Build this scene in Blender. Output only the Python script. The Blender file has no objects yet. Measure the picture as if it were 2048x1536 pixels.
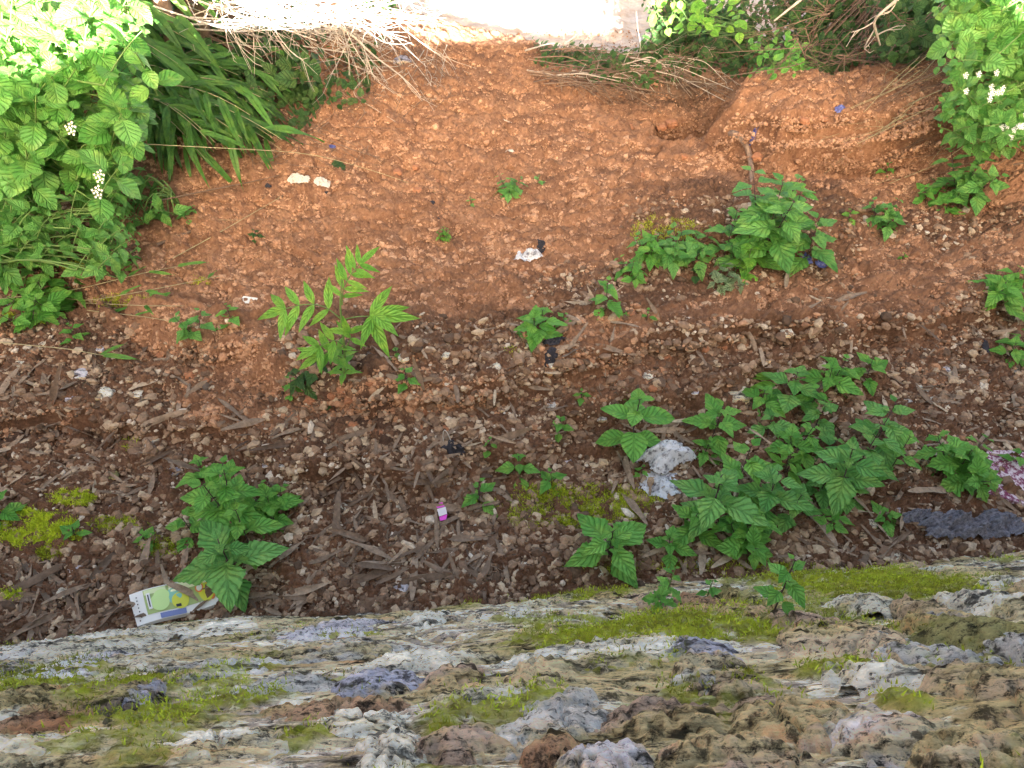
import bpy, math, random
import numpy as np
from mathutils import Vector
R = math.radians
random.seed(7); rng = np.random.default_rng(7)
scn = bpy.context.scene; COL = scn.collection
# ------------------------------------------------------------------ camera
CAMZ = 1.6; PITCH = R(45); F = 1480.0
cam = bpy.data.cameras.new("camera"); camo = bpy.data.objects.new("camera", cam); COL.objects.link(camo)
camo.location = (0, 0, CAMZ); camo.rotation_euler = (R(90) - PITCH, 0, 0)
cam.sensor_width = 36; cam.lens = 36 * F / 2048; cam.clip_start = 0.02; cam.clip_end = 400
scn.camera = camo
# ------------------------------------------------------------------ sky and sun
SUN_EL = R(17.5)
w = bpy.data.worlds.new("World"); scn.world = w; w.use_nodes = True
nt = w.node_tree; bg = nt.nodes["Background"]
sky = nt.nodes.new("ShaderNodeTexSky"); sky.sky_type = 'NISHITA'; sky.sun_disc = False
sky.sun_elevation = SUN_EL; sky.sun_rotation = R(180); sky.air_density = 0.7; sky.dust_density = 6.0; sky.ozone_density = 0.0
tn = nt.nodes.new('ShaderNodeMix'); tn.data_type = 'RGBA'; tn.blend_type = 'MULTIPLY'; tn.inputs[0].default_value = 1; tn.inputs[7].default_value = (1, .94, .81, 1)
nt.links.new(sky.outputs[0], tn.inputs[6]); nt.links.new(tn.outputs[2], bg.inputs[0]); bg.inputs[1].default_value = 0.05
sl = bpy.data.lights.new("sun", 'SUN'); sl.energy = 5.0; sl.angle = R(0.5); sl.color = (1, .96, .92)
so = bpy.data.objects.new("sun", sl); COL.objects.link(so)
so.rotation_euler = (R(90) - SUN_EL, 0, 0)       # shines from behind the camera, towards +y
scn.view_settings.view_transform = 'Standard'; scn.view_settings.look = 'None'
scn.view_settings.gamma = 1; scn.view_settings.use_curve_mapping = False
scn.view_settings.exposure = 4.2
# ------------------------------------------------------------------ tags
def tag(o, label=None, cat=None, group=None, kind=None):
    if label: o['label'] = label
    if cat: o['category'] = cat
    if group: o['group'] = group
    if kind: o['kind'] = kind
    return o
def empty(name, loc):
    o = bpy.data.objects.new(name, None); COL.objects.link(o); o.location = loc; o.empty_display_size = .05
    return o
# ------------------------------------------------------------------ noise
PERM = rng.permutation(256).astype(np.int64); PERM = np.concatenate([PERM, PERM])
GA = rng.random(256) * 2 * np.pi; GX = np.cos(GA); GY = np.sin(GA)
RJ = rng.random((256, 3))
def perlin(x, y):
    xi = np.floor(x).astype(np.int64); yi = np.floor(y).astype(np.int64)
    xf = x - xi; yf = y - yi; xi &= 255; yi &= 255
    u = xf**3 * (xf * (xf * 6 - 15) + 10); v = yf**3 * (yf * (yf * 6 - 15) + 10)
    def g(a, b, fx, fy):
        h = PERM[PERM[a & 255] + (b & 255)]; return GX[h] * fx + GY[h] * fy
    n00 = g(xi, yi, xf, yf); n10 = g(xi + 1, yi, xf - 1, yf)
    n01 = g(xi, yi + 1, xf, yf - 1); n11 = g(xi + 1, yi + 1, xf - 1, yf - 1)
    return ((n00 * (1 - u) + n10 * u) * (1 - v) + (n01 * (1 - u) + n11 * u) * v) * 1.5
def fbm(x, y, o=4, g=.5):
    s = 0; a = 1
    for i in range(o):
        s = s + a * perlin(x + 17.3 * i, y - 9.1 * i); x = x * 2.03; y = y * 2.03; a *= g
    return s
def worley(x, y):
    xi = np.floor(x).astype(np.int64); yi = np.floor(y).astype(np.int64)
    f1 = np.full(x.shape, 9.); f2 = np.full(x.shape, 9.); cid = np.zeros(x.shape, np.int64)
    for dx in (-1, 0, 1):
        for dy in (-1, 0, 1):
            a = xi + dx; b = yi + dy; h = PERM[PERM[a & 255] + (b & 255)]
            d = np.hypot(a + RJ[h, 0] - x, b + RJ[h, 1] - y)
            m = d < f1; f2 = np.where(m, f1, np.minimum(f2, d)); cid = np.where(m, h, cid); f1 = np.where(m, d, f1)
    return f1, f2, cid
def sst(a, b, x):
    t = np.clip((x - a) / (b - a), 0, 1); return t * t * (3 - 2 * t)
# ------------------------------------------------------------------ photo pixel -> place
CP, SP = math.cos(PITCH), math.sin(PITCH)
def rayd(px, py):
    u = (np.asarray(px, float) - 1024) / F; v = (np.asarray(py, float) - 768) / F
    return u, CP - v * SP, -(SP + v * CP)
def plan0(px, py, z=0.0):
    dx, dy, dz = rayd(px, py); t = (z - CAMZ) / dz; return dx * t, dy * t
def sdf(poly, x, y, px=True):          # signed distance to polygon, + inside
    P = [plan0(*p) for p in poly] if px else poly
    P = np.array(P, float); n = len(P)
    d = np.full(x.shape, 1e9); ins = np.zeros(x.shape, bool)
    for i in range(n):
        ax, ay = P[i]; bx, by = P[(i + 1) % n]
        ex, ey = bx - ax, by - ay; wx, wy = x - ax, y - ay
        t = np.clip((wx * ex + wy * ey) / (ex * ex + ey * ey), 0, 1)
        d = np.minimum(d, (wx - t * ex)**2 + (wy - t * ey)**2)
        c = ((ay > y) != (by > y)) & (x < (bx - ax) * (y - ay) / ((by - ay) if abs(by - ay) > 1e-9 else 1e-9) + ax)
        ins ^= c
    d = np.sqrt(d); return np.where(ins, d, -d)
def pline(pts, x, y):                 # distance to polyline
    P = np.array([plan0(*p) for p in pts]); d = np.full(x.shape, 1e9)
    for i in range(len(P) - 1):
        ax, ay = P[i]; ex, ey = P[i + 1] - P[i]; wx, wy = x - ax, y - ay
        t = np.clip((wx * ex + wy * ey) / (ex * ex + ey * ey), 0, 1)
        d = np.minimum(d, (wx - t * ex)**2 + (wy - t * ey)**2)
    return np.sqrt(d)
RED = [(870, -60), (860, 90), (700, 150), (620, 240), (590, 350), (400, 380), (330, 420), (240, 500), (270, 560), (190, 610),
       (240, 690), (330, 750), (480, 790), (560, 800), (520, 730), (620, 700), (800, 700), (960, 710), (1050, 640), (1180, 600), (1230, 540), (1250, 460),
       (1400, 430), (1560, 440), (1700, 470), (1900, 500), (2300, 480), (2300, 200), (1900, 60), (1700, 140), (1450, 180), (1380, 240),
       (1200, 220), (1060, 150), (960, 60), (950, -60)]
RED2 = [(1130, 760), (1250, 700), (1400, 650), (1650, 590), (1760, 540), (2100, 520), (2300, 460), (2300, 560), (2000, 620), (1800, 660), (1500, 700), (1300, 730), (1160, 770)]
RED3 = [(420, 780), (600, 790), (620, 840), (1000, 840), (960, 870), (640, 880), (520, 900), (330, 860), (340, 780)]
STEP1 = [(-700, 560), (150, 610), (250, 700), (380, 770), (560, 790), (640, 830), (800, 880), (960, 860), (1100, 800), (1220, 770), (1500, 730), (1800, 690), (2100, 620), (2900, 560), (2900, -300), (-700, -300)]
STEP2 = [(-700, 850), (0, 868), (260, 872), (420, 900), (600, 960), (760, 990), (900, 960), (1150, 930), (1150, 860), (1400, 820), (1500, 800), (1700, 700), (1500, 690), (600, 700), (0, 640), (-700, 620)]
MOUND = [plan0(*q) for q in ((1450, 200, .2), (1440, 265, .15), (1395, 300, .08), (1440, 345, .03), (1520, 385, .03), (1800, 370, .05), (2300, 330, .05), (2300, 190, .2), (1700, 195, .2))]
GULLY = [(1150, 190), (1440, 190), (1440, 260), (1380, 320), (1290, 320), (1180, 250)]
HUMP = [(1240, 460), (1400, 430), (1700, 430), (1700, 540), (1500, 590), (1230, 560)]
NECKX = [-9, -3, -1.6, -.9, -.3, 0.15, 0.45, 1.0, 2.2, 9]; NECKZ = [1.0, .9, .42, .24, .08, .02, .0, .0, .0, .0]
def Hbig(x, y):
    x = np.asarray(x, float); y = np.asarray(y, float)
    wx = x + .05 * perlin(x * 4, y * 4) + .02 * perlin(x * 13, y * 13); wy = y + .05 * perlin(x * 4 + 30, y * 4) + .02 * perlin(x * 13 + 9, y * 13)
    h = .03 * sst(1.0, 2.2, y)
    nk = np.interp(x, NECKX, NECKZ)
    h = h + nk * sst(2.0, 3.7, y) * (1 - sst(4.2, 5.4, y) * sst(-1.2, -.6, x)) - .28 * sst(3.85 - .4 * sst(-.1, .5, x) * sst(1.3, .9, x), 4.9, y)
    h = h + .9 * sst(-1.25 - .25 * (y - 2), -3.2 - .25 * (y - 2), x) * sst(1.4, 2.6, y) * (1 - .7 * sst(4, 6, y))
    h = h + .75 * sst(1.35, 2.7, x) * sst(1.9, 3.1, y) * (1 - sst(4.2, 6, y))
    h = h + .085 * sst(-.012, .03, sdf(STEP1, wx, wy)) + .06 * sst(-.01, .02, sdf(STEP2, wx, wy))
    h = h + .21 * sst(-.02, .07, sdf(MOUND, wx, wy, False)) - .10 * sst(-.04, .12, sdf(GULLY, wx, wy))
    h = h - .13 * sst(-.02, .05, sdf([(1290, 250), (1450, 238), (1425, 300), (1330, 330)], wx, wy))
    h = h + .06 * sst(-.08, .12, sdf(HUMP, wx, wy))
    g = pline([(230, 640), (300, 720), (420, 770), (510, 740)], wx, wy); h = h - .035 * np.exp(-(g / .03)**2)
    g = pline([(0, 866), (120, 880), (260, 872)], wx, wy); h = h - .03 * np.exp(-(g / .012)**2)
    h = h + .02 * fbm(x * 2.2, y * 2.2, 3) * sst(.9, 1.3, y) + .018 * fbm(x * 8, y * 8, 3) - .02 * sst(.12, .0, np.abs(fbm(x * 2.6 + 3, y * 3.4, 3))) * sst(1.0, 1.3, y) * (1 - sst(3, 4, y))
    return h
HX0, HX1, HY0, HY1, HN, HM = -6., 6., -.2, 10., 1500, 1275
_gx, _gy = np.meshgrid(np.linspace(HX0, HX1, HN), np.linspace(HY0, HY1, HM)); HGRID = Hbig(_gx.ravel(), _gy.ravel()).reshape(HM, HN)
def HL(x, y):
    a = np.clip((np.asarray(x, float) - HX0) / (HX1 - HX0) * (HN - 1), 0, HN - 1.001); b = np.clip((np.asarray(y, float) - HY0) / (HY1 - HY0) * (HM - 1), 0, HM - 1.001)
    i = a.astype(int); j = b.astype(int); a = a - i; b = b - j
    return (HGRID[j, i] * (1 - a) + HGRID[j, i + 1] * a) * (1 - b) + (HGRID[j + 1, i] * (1 - a) + HGRID[j + 1, i + 1] * a) * b
def ground(px, py):
    px = np.asarray(px, float); py = np.asarray(py, float)
    dx, dy, dz = rayd(px, py); z = np.zeros(px.shape)
    for i in range(14):
        t = (z - CAMZ) / dz; z = z + .6 * (HL(dx * t, dy * t) - z)
    t = (z - CAMZ) / dz; return dx * t, dy * t, z
def G(px, py):
    a, b, c = ground(np.array([px]), np.array([py])); return Vector((a[0], b[0], c[0]))
def HB(x, y): return float(HL(x, y))
def at(px, py, y):                    # point on the sight line at distance y, kept above the ground
    dx, dy, dz = rayd(px, py); t = y / dy; x = float(dx * t); z = CAMZ + float(dz * t)
    return Vector((x, y, max(z, HB(x, y) + .03)))
def gnorm(x, y):
    e = .012; return Vector((HB(x - e, y) - HB(x + e, y), HB(x, y - e) - HB(x, y + e), 2 * e)).normalized()
# ------------------------------------------------------------------ mesh builder
class MB:
    def __init__(s): s.v = []; s.f = []; s.a = []; s.n = 0
    def add(s, v, f, a=None):         # v (n,3)  f (m,k)  a (n,3)
        v = np.asarray(v, np.float32).reshape(-1, 3); f = np.asarray(f, np.int32)
        s.v.append(v); s.f.append(f + s.n); s.n += len(v)
        if a is None: a = np.zeros((len(v), 3))
        a = np.asarray(a, np.float32)
        if a.ndim == 1: a = np.tile(a, (len(v), 1))
        s.a.append(a)
    def tube(s, pts, r0, r1=None, k=5, a=None):
        P = np.array([tuple(p) for p in pts], float); n = len(P); r1 = r0 if r1 is None else r1
        T = np.gradient(P, axis=0); T /= np.linalg.norm(T, axis=1)[:, None] + 1e-9
        ref = np.array([.31, .2, .93]); A = np.cross(T, ref); A /= np.linalg.norm(A, axis=1)[:, None] + 1e-9; B = np.cross(T, A)
        th = np.arange(k) / k * 2 * np.pi; rr = np.linspace(r0, r1, n)
        V = P[:, None, :] + rr[:, None, None] * (A[:, None, :] * np.cos(th)[None, :, None] + B[:, None, :] * np.sin(th)[None, :, None])
        V = V.reshape(-1, 3); i = np.arange(n - 1)[:, None] * k; j = np.arange(k)[None]; j2 = (j + 1) % k
        Fq = np.stack([i + j, i + j2, i + k + j2, i + k + j], -1).reshape(-1, 4)
        s.add(V, Fq, a)
    def build(s, name, mat, parent=None, loc=None, smooth=True):
        me = bpy.data.meshes.new(name); V = np.concatenate(s.v); A = np.concatenate(s.a)
        if loc is not None: V = V - np.array(tuple(loc), np.float32)
        me.vertices.add(len(V)); me.vertices.foreach_set('co', V.ravel())
        lt = np.concatenate([np.full(len(f), f.shape[1], np.int32) for f in s.f]); li = np.concatenate([f.ravel() for f in s.f])
        me.loops.add(len(li)); me.loops.foreach_set('vertex_index', li)
        me.polygons.add(len(lt)); st = np.zeros(len(lt), np.int32); st[1:] = np.cumsum(lt)[:-1]
        me.polygons.foreach_set('loop_start', st); me.polygons.foreach_set('loop_total', lt)
        me.polygons.foreach_set('use_smooth', np.full(len(lt), smooth))
        at_ = me.attributes.new('luv', 'FLOAT_VECTOR', 'POINT'); at_.data.foreach_set('vector', A.ravel())
        me.update(calc_edges=True); me.validate()
        me.materials.append(mat); o = bpy.data.objects.new(name, me); COL.objects.link(o)
        if parent is not None: o.parent = parent
        elif loc is not None: o.location = tuple(loc)
        return o
# ------------------------------------------------------------------ materials
def mat(name):
    m = bpy.data.materials.new(name); m.use_nodes = True; return m, m.node_tree, m.node_tree.nodes["Principled BSDF"]
def N(nt, t, **kw):
    n = nt.nodes.new(t)
    for k, v in kw.items():
        if k in n.inputs.keys() if isinstance(k, str) else False: n.inputs[k].default_value = v
        else: setattr(n, k, v)
    return n
def noise(nt, scale, det=6, rough=.6, vec=None):
    n = nt.nodes.new("ShaderNodeTexNoise"); n.inputs['Scale'].default_value = scale; n.inputs['Detail'].default_value = det; n.inputs['Roughness'].default_value = rough
    if vec: nt.links.new(vec, n.inputs['Vector'])
    return n.outputs['Fac']
def ramp(nt, fac, stops, interp='LINEAR'):
    n = nt.nodes.new("ShaderNodeValToRGB"); cr = n.color_ramp; cr.interpolation = interp
    while len(cr.elements) < len(stops): cr.elements.new(.5)
    for e, (p, c) in zip(cr.elements, stops):
        e.position = p; e.color = (c, c, c, 1) if isinstance(c, (int, float)) else (*c, 1)
    nt.links.new(fac, n.inputs[0]); return n.outputs[0]
def mix(nt, fac, a, b, mode='MIX'):
    n = nt.nodes.new("ShaderNodeMix"); n.data_type = 'RGBA'; n.blend_type = mode
    for s, v in ((n.inputs[0], fac), (n.inputs[6], a), (n.inputs[7], b)):
        if isinstance(v, (int, float)): s.default_value = v if s == n.inputs[0] else (v, v, v, 1)
        elif isinstance(v, tuple): s.default_value = (*v, 1)
        else: nt.links.new(v, s)
    return n.outputs[2]
def math_(nt, op, a, b=None, c=None):
    n = nt.nodes.new("ShaderNodeMath"); n.operation = op
    for i, v in enumerate((a, b, c)):
        if v is None: continue
        if isinstance(v, (int, float)): n.inputs[i].default_value = v
        else: nt.links.new(v, n.inputs[i])
    return n.outputs[0]
def bump(nt, bs, h, dist, st=1.0):
    b = nt.nodes.new("ShaderNodeBump"); b.inputs['Distance'].default_value = dist; b.inputs['Strength'].default_value = st
    nt.links.new(h, b.inputs['Height']); nt.links.new(b.outputs[0], bs.inputs['Normal'])
def attr(nt, name='luv'):
    a = nt.nodes.new("ShaderNodeAttribute"); a.attribute_name = name
    s = nt.nodes.new("ShaderNodeSeparateXYZ"); nt.links.new(a.outputs['Vector'], s.inputs[0]); return s.outputs
def objco(nt):
    return nt.nodes.new("ShaderNodeTexCoord").outputs['Object']
def leaf_mat(name, c1, c2, vein=.55, nv=6, rough=.5, trans=.3):
    m, nt, bs = mat(name); X, Y, Z = attr(nt)
    ax = math_(nt, 'ABSOLUTE', X)
    t = math_(nt, 'SUBTRACT', math_(nt, 'MULTIPLY', Y, float(nv)), math_(nt, 'MULTIPLY', math_(nt, 'POWER', ax, .8), nv * .33))
    fr = math_(nt, 'FRACT', t); tri = math_(nt, 'ABSOLUTE', math_(nt, 'SUBTRACT', fr, .5))       # .5 at the vein
    line = ramp(nt, tri, [(.28, 0.), (.48, 1.)])
    mid = ramp(nt, ax, [(.02, 1.), (.12, 0.)]); line = math_(nt, 'MAXIMUM', line, mid)
    co = objco(nt)
    base = mix(nt, Z, c1, c2)
    base = mix(nt, ramp(nt, noise(nt, 26, 4, vec=co), [(.46, 0.), (.72, .55)]), base, (min(1, c2[0] * 2.2), min(1, c2[1] * 1.35), c2[2] * 1.2))
    base = mix(nt, ramp(nt, noise(nt, 90, 4, vec=co), [(.35, .45), (.5, 0.)]), base, tuple(k * .55 for k in c1))
    col = mix(nt, math_(nt, 'MULTIPLY', line, vein), base, tuple(k * .25 for k in c1))
    nt.links.new(col, bs.inputs['Base Color']); bs.inputs['Roughness'].default_value = rough; bs.inputs['Specular IOR Level'].default_value = .35
    bump(nt, bs, math_(nt, 'SUBTRACT', 1.0, line), .004, .8)
    tr = nt.nodes.new("ShaderNodeBsdfTranslucent"); nt.links.new(mix(nt, .5, col, tuple(min(1, k * 1.3) for k in c2)), tr.inputs[0])
    mx = nt.nodes.new("ShaderNodeMixShader"); mx.inputs[0].default_value = trans
    nt.links.new(bs.outputs[0], mx.inputs[1]); nt.links.new(tr.outputs[0], mx.inputs[2])
    nt.links.new(mx.outputs[0], nt.nodes['Material Output'].inputs[0]); return m
def plain(name, c, rough=.7, var=.3, sc=40, bmp=.002, c2=None):
    m, nt, bs = mat(name); co = objco(nt); f = noise(nt, sc, 5, .65, co)
    c2 = c2 or tuple(k * (1 - var) for k in c)
    nt.links.new(ramp(nt, f, [(.3, c2), (.62, c)]), bs.inputs['Base Color']); bs.inputs['Roughness'].default_value = rough
    if bmp: bump(nt, bs, f, bmp)
    return m
def tinted(name, stops, rough=.85, sc=120, bmp=.002):      # colour chosen per piece by luv.z
    m, nt, bs = mat(name); X, Y, Z = attr(nt); co = objco(nt)
    c = ramp(nt, Z, stops); f = noise(nt, sc, 5, .65, co)
    c = mix(nt, 1.0, c, ramp(nt, f, [(.3, .55), (.65, 1.15)]), 'MULTIPLY')
    nt.links.new(c, bs.inputs['Base Color']); bs.inputs['Roughness'].default_value = rough; bump(nt, bs, f, bmp); return m
M = {}
M['leaf'] = leaf_mat('leaf_green', (.10, .33, .045), (.20, .50, .09), vein=.3)
M['leafblue'] = leaf_mat('leaf_bluegreen', (.09, .29, .055), (.19, .46, .11), vein=.32)
M['leafyel'] = leaf_mat('leaf_yellowgreen', (.13, .36, .04), (.22, .50, .07), vein=.35)
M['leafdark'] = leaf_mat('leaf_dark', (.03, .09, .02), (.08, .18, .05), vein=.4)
M['lant'] = leaf_mat('leaf_bush', (.09, .29, .05), (.20, .46, .11), vein=.16, nv=6, rough=.38)
M['bamboo'] = leaf_mat('leaf_bamboo', (.03, .10, .015), (.09, .24, .04), vein=.1, nv=1)
M['blade'] = leaf_mat('grass_blade', (.06, .20, .03), (.14, .33, .06), vein=.1, nv=1)
M['palevar'] = leaf_mat('leaf_variegated', (.22, .34, .16), (.30, .42, .22), vein=.9, nv=5)
M['dry'] = tinted('dry_leaf', [(0, (.08, .05, .035)), (.35, (.19, .13, .09)), (.7, (.34, .25, .18)), (.9, (.52, .42, .30)), (1, (.7, .6, .46))], sc=90)
M['stem'] = plain('stem_purple', (.07, .035, .035), .6)
M['stemg'] = plain('stem_green', (.14, .24, .06), .6)
M['straw'] = plain('straw_stem', (.42, .36, .2), .6, .5)
M['twig'] = plain('twig_brown', (.20, .13, .09), .85, .5)
M['root'] = plain('root_bark', (.42, .29, .21), .9, .55, 60, .01)
M['dead'] = plain('dead_wood', (.50, .43, .36), .8, .4)
M['gravel'] = tinted('gravel', [(0, (.08, .045, .025)), (.25, (.20, .12, .075)), (.5, (.34, .22, .14)), (.72, (.50, .38, .26)), (.88, (.62, .53, .44)), (1, (.86, .80, .70))])
M['crumb'] = tinted('soil_crumb', [(0, (.22, .11, .06)), (.45, (.40, .21, .118)), (1, (.54, .32, .195))], .95)
M['mossblade'] = tinted('moss', [(0, (.20, .20, .015)), (.5, (.50, .60, .03)), (1, (.70, .82, .05))], .8)
# terrain
m, nt, bs = mat('soil'); X, Y, Z = attr(nt); co = objco(nt)
n1 = noise(nt, 9, 6, .65, co); n2 = noise(nt, 70, 6, .7, co); n3 = noise(nt, 260, 4, .7, co)
red = ramp(nt, math_(nt, 'ADD', math_(nt, 'MULTIPLY', n1, .5), math_(nt, 'MULTIPLY', n2, .5)), [(.34, (.14, .07, .04)), (.5, (.27, .138, .08)), (.64, (.38, .21, .125))])  # crevice shade put into the base colour: darker than the crumbs on top
brn = ramp(nt, n2, [(.3, (.05, .028, .018)), (.5, (.11, .06, .038)), (.68, (.22, .13, .085))])  # darkened so the gaps between gravel stones read as shade
c = mix(nt, X, brn, red)
c = mix(nt, Z, c, (.03, .022, .02))
road = ramp(nt, n1, [(.35, (.40, .31, .25)), (.6, (.52, .46, .43))])
c = mix(nt, Y, c, road)
nt.links.new(c, bs.inputs['Base Color']); bs.inputs['Roughness'].default_value = .95; bs.inputs['Specular IOR Level'].default_value = .15
bump(nt, bs, math_(nt, 'ADD', n2, math_(nt, 'MULTIPLY', n3, .5)), .006)
M['soil'] = m
# wall stone
def stone_mat(name, stops, pit=.5, mossy=.0):
    m, nt, bs = mat(name); X, Y, Z = attr(nt); co = objco(nt)
    m0 = nt.nodes.new('ShaderNodeMapping'); m0.inputs['Scale'].default_value = (.55, 1.6, 1.6); m0.inputs['Rotation'].default_value = (0, .08, .1); nt.links.new(co, m0.inputs[0])
    a = noise(nt, 6, 9, .66, m0.outputs[0]); f = noise(nt, 46, 8, .72, co); g = noise(nt, 160, 6, .7, co)
    c = ramp(nt, a, stops)
    mp = nt.nodes.new("ShaderNodeMapping"); mp.inputs['Scale'].default_value = (.8, 3.6, 3.6); mp.inputs['Rotation'].default_value = (0, .08, .1); nt.links.new(co, mp.inputs[0])
    st1 = noise(nt, 9, 8, .7, mp.outputs[0]); st2 = noise(nt, 34, 7, .75, mp.outputs[0]); dirt = noise(nt, 4.5, 6, .65, m0.outputs[0])
    c = mix(nt, ramp(nt, dirt, [(.50, 0.), (.57, .8)]), c, ramp(nt, st1, [(.4, (.24, .18, .07)), (.52, (.48, .39, .20)), (.62, (.46, .28, .13))]))
    c = mix(nt, 1.0, c, ramp(nt, st1, [(.375, .2), (.45, 1.25), (.6, 1.6)]), 'MULTIPLY')
    c = mix(nt, 1.0, c, ramp(nt, st2, [(.385, .14), (.445, 1.2), (.62, 1.5)]), 'MULTIPLY')
    c = mix(nt, 1.0, c, ramp(nt, f, [(.38, .2), (.45, 1.05), (.7, 1.2)]), 'MULTIPLY')
    c = mix(nt, math_(nt, 'MULTIPLY', ramp(nt, g, [(.36, 1.), (.44, 0.)]), pit), c, (.02, .018, .015))
    c = mix(nt, X, c, mix(nt, ramp(nt, f, [(.35, 0.), (.6, 1.)]), (.22, .19, .03), (.56, .62, .04)))
    nt.links.new(c, bs.inputs['Base Color']); bs.inputs['Roughness'].default_value = .9; bs.inputs['Specular IOR Level'].default_value = .2
    bump(nt, bs, math_(nt, 'ADD', math_(nt, 'ADD', f, st2), math_(nt, 'MULTIPLY', g, .4)), .02); return m
M['wall'] = stone_mat('wall_rubble', [(.30, (.24, .17, .09)), (.40, (.50, .37, .20)), (.44, (.82, .76, .64)), (.46, (.42, .33, .20)), (.51, (.36, .30, .27)), (.535, (.84, .78, .67)), (.56, (.50, .41, .28)), (.61, (.62, .52, .36)), (.66, (.34, .25, .14)), (.72, (.58, .34, .19))])
SC = {'w': ((.52, .48, .40), (.88, .82, .72)), 'p': ((.46, .42, .34), (.74, .68, .58)), 'b': ((.16, .16, .20), (.42, .41, .50)),
      'd': ((.07, .055, .045), (.17, .14, .12)), 'g': ((.3, .28, .27), (.58, .55, .53)), 't': ((.34, .25, .16), (.6, .47, .33)),
      'o': ((.30, .15, .08), (.45, .30, .2)), 'v': ((.34, .31, .36), (.78, .74, .78)), 'r': ((.25, .17, .13), (.52, .38, .29)), 'm': ((.12, .11, .04), (.32, .29, .13))}
for k, (a, b) in SC.items(): M['st_' + k] = stone_mat('stone_' + k, [(.36, a), (.6, b)], .55)
# ------------------------------------------------------------------ terrain sheet
def redmask(x, y):
    q = .10 * fbm(x * 3.5, y * 3.5, 4)
    return np.maximum.reduce([sst(-.14, .10, sdf(RED, x, y) + q), .9 * sst(-.08, .05, sdf(RED2, x, y) + q * .7), .7 * sst(-.07, .05, sdf(RED3, x, y) + q * .7), .45 * sst(.05, .5, q * 10)])
def build_terrain():
    vv = np.linspace(.62, -.535, 1000); ya = CAMZ * (1 - vv) / (1 + vv)
    yb = ya[-1] * np.cumprod(np.full(60, 1.045)); yy = np.concatenate([[-.2, .1], ya[ya > .2], yb])
    ua = np.linspace(-.86, .86, 1400); k = np.cumprod(np.full(30, 1.12)); uu = np.concatenate([-(.86 * k)[::-1], ua, .86 * k])
    tt = np.sqrt(yy**2 + CAMZ**2 * .9) * .98 + .1
    X_ = uu[None, :] * tt[:, None]; Y_ = np.repeat(yy[:, None], len(uu), 1)
    x = X_.ravel(); y = Y_.ravel(); H = Hbig(x, y)
    wx = x + .03 * perlin(x * 9, y * 9) + .012 * perlin(x * 40, y * 40); wy = y + .03 * perlin(x * 9 + 50, y * 9) + .012 * perlin(x * 40 + 5, y * 40)
    r = np.clip(np.maximum(redmask(wx, wy), .25), 0, 1)
    bank = sst(2.2, 2.8, y) * sst(1.0, 1.4, np.abs(x)); r = np.maximum(r, .7 * bank); r = r * (1 - .38 * sst(2.7, 3.9, y) * sst(-.5, .5, fbm(x * 2, y * 2, 3) + .2))
    road_ = sst(4.1, 4.75, y + .4 * sst(-.2, .4, x) + .35 * perlin(x * 1.5, y * 1.5))
    dk = np.zeros_like(x)
    for (a, b, s) in ((700, 820, .13), (1105, 705, .05), (900, 905, .04), (720, 900, .16), (30, 900, .08)):
        gx, gy = plan0(a, b); dk = np.maximum(dk, .75 * np.exp(-((x - gx)**2 + ((y - gy) * 1.3)**2) / s**2) * sst(-.3, .4, fbm(x * 14, y * 14, 3)))
    near = 1 - road_
    c1, c2, _ = worley(x * 62 + perlin(x * 30, y * 30), y * 74); d1, d2, _ = worley(x * 140, y * 150)
    b = perlin(x * 22, y * 26)
    H = H + near * ((.022 * (1 - np.minimum(c1, 1)) * (.6 + .6 * b) + .009 * (1 - np.minimum(d1, 1)) + .008 * b + .003 * perlin(x * 90, y * 110)))
    mb = MB(); n, q = len(yy), len(uu)
    i = np.arange(n - 1)[:, None] * q; j = np.arange(q - 1)[None]
    mb.add(np.stack([x, y, H], -1), np.stack([i + j, i + j + 1, i + q + j + 1, i + q + j], -1).reshape(-1, 4), np.stack([r, road_, dk], -1))
    tag(mb.build('ground', M['soil']), kind='structure')
build_terrain()
# ------------------------------------------------------------------ unseen bank added behind the viewpoint, crest shaped to throw the shade
xs = np.linspace(-14, 14, 1600)
CX = [-14, -1.9, -1.35, -1.1, -.6, -.42, .72, .82, 1.35, 1.6, 1.8, 14]; CZ = [1.86, 1.86, 1.88, 1.98, 1.99, 1.88, 1.88, 2.6, 2.6, 2.2, 1.87, 1.87]
cz = np.interp(xs, CX, CZ) + .035 * fbm(xs * 4, xs * 0 + 3, 5, .7) * (np.abs(xs - .1) > .5)
prof = [(.0, .86), (-.9, .88), (-1.3, None), (-1.5, 1.0), (-1.9, .8), (-9, .75), (-30, .5)]
V = []
for x_, z_ in zip(xs, cz):
    V += [(x_, -.1, 1.1), (x_, -.8, 1.15), (x_, -1.25, 1.15 + .5 * (z_ - 1.15)), (x_, -1.5, z_), (x_, -2.2, z_ - .3), (x_, -6, 1.2), (x_, -40, 0)]
mb = MB(); n = len(xs); i = np.arange(n - 1)[:, None] * 7; j = np.arange(6)[None]
V = np.array(V); mb.add(V, np.stack([i + j, i + j + 1, i + 7 + j + 1, i + 7 + j], -1).reshape(-1, 4), (0.3, 0, .2))
tag(mb.build('hillside', M['soil']), kind='structure')
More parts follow.
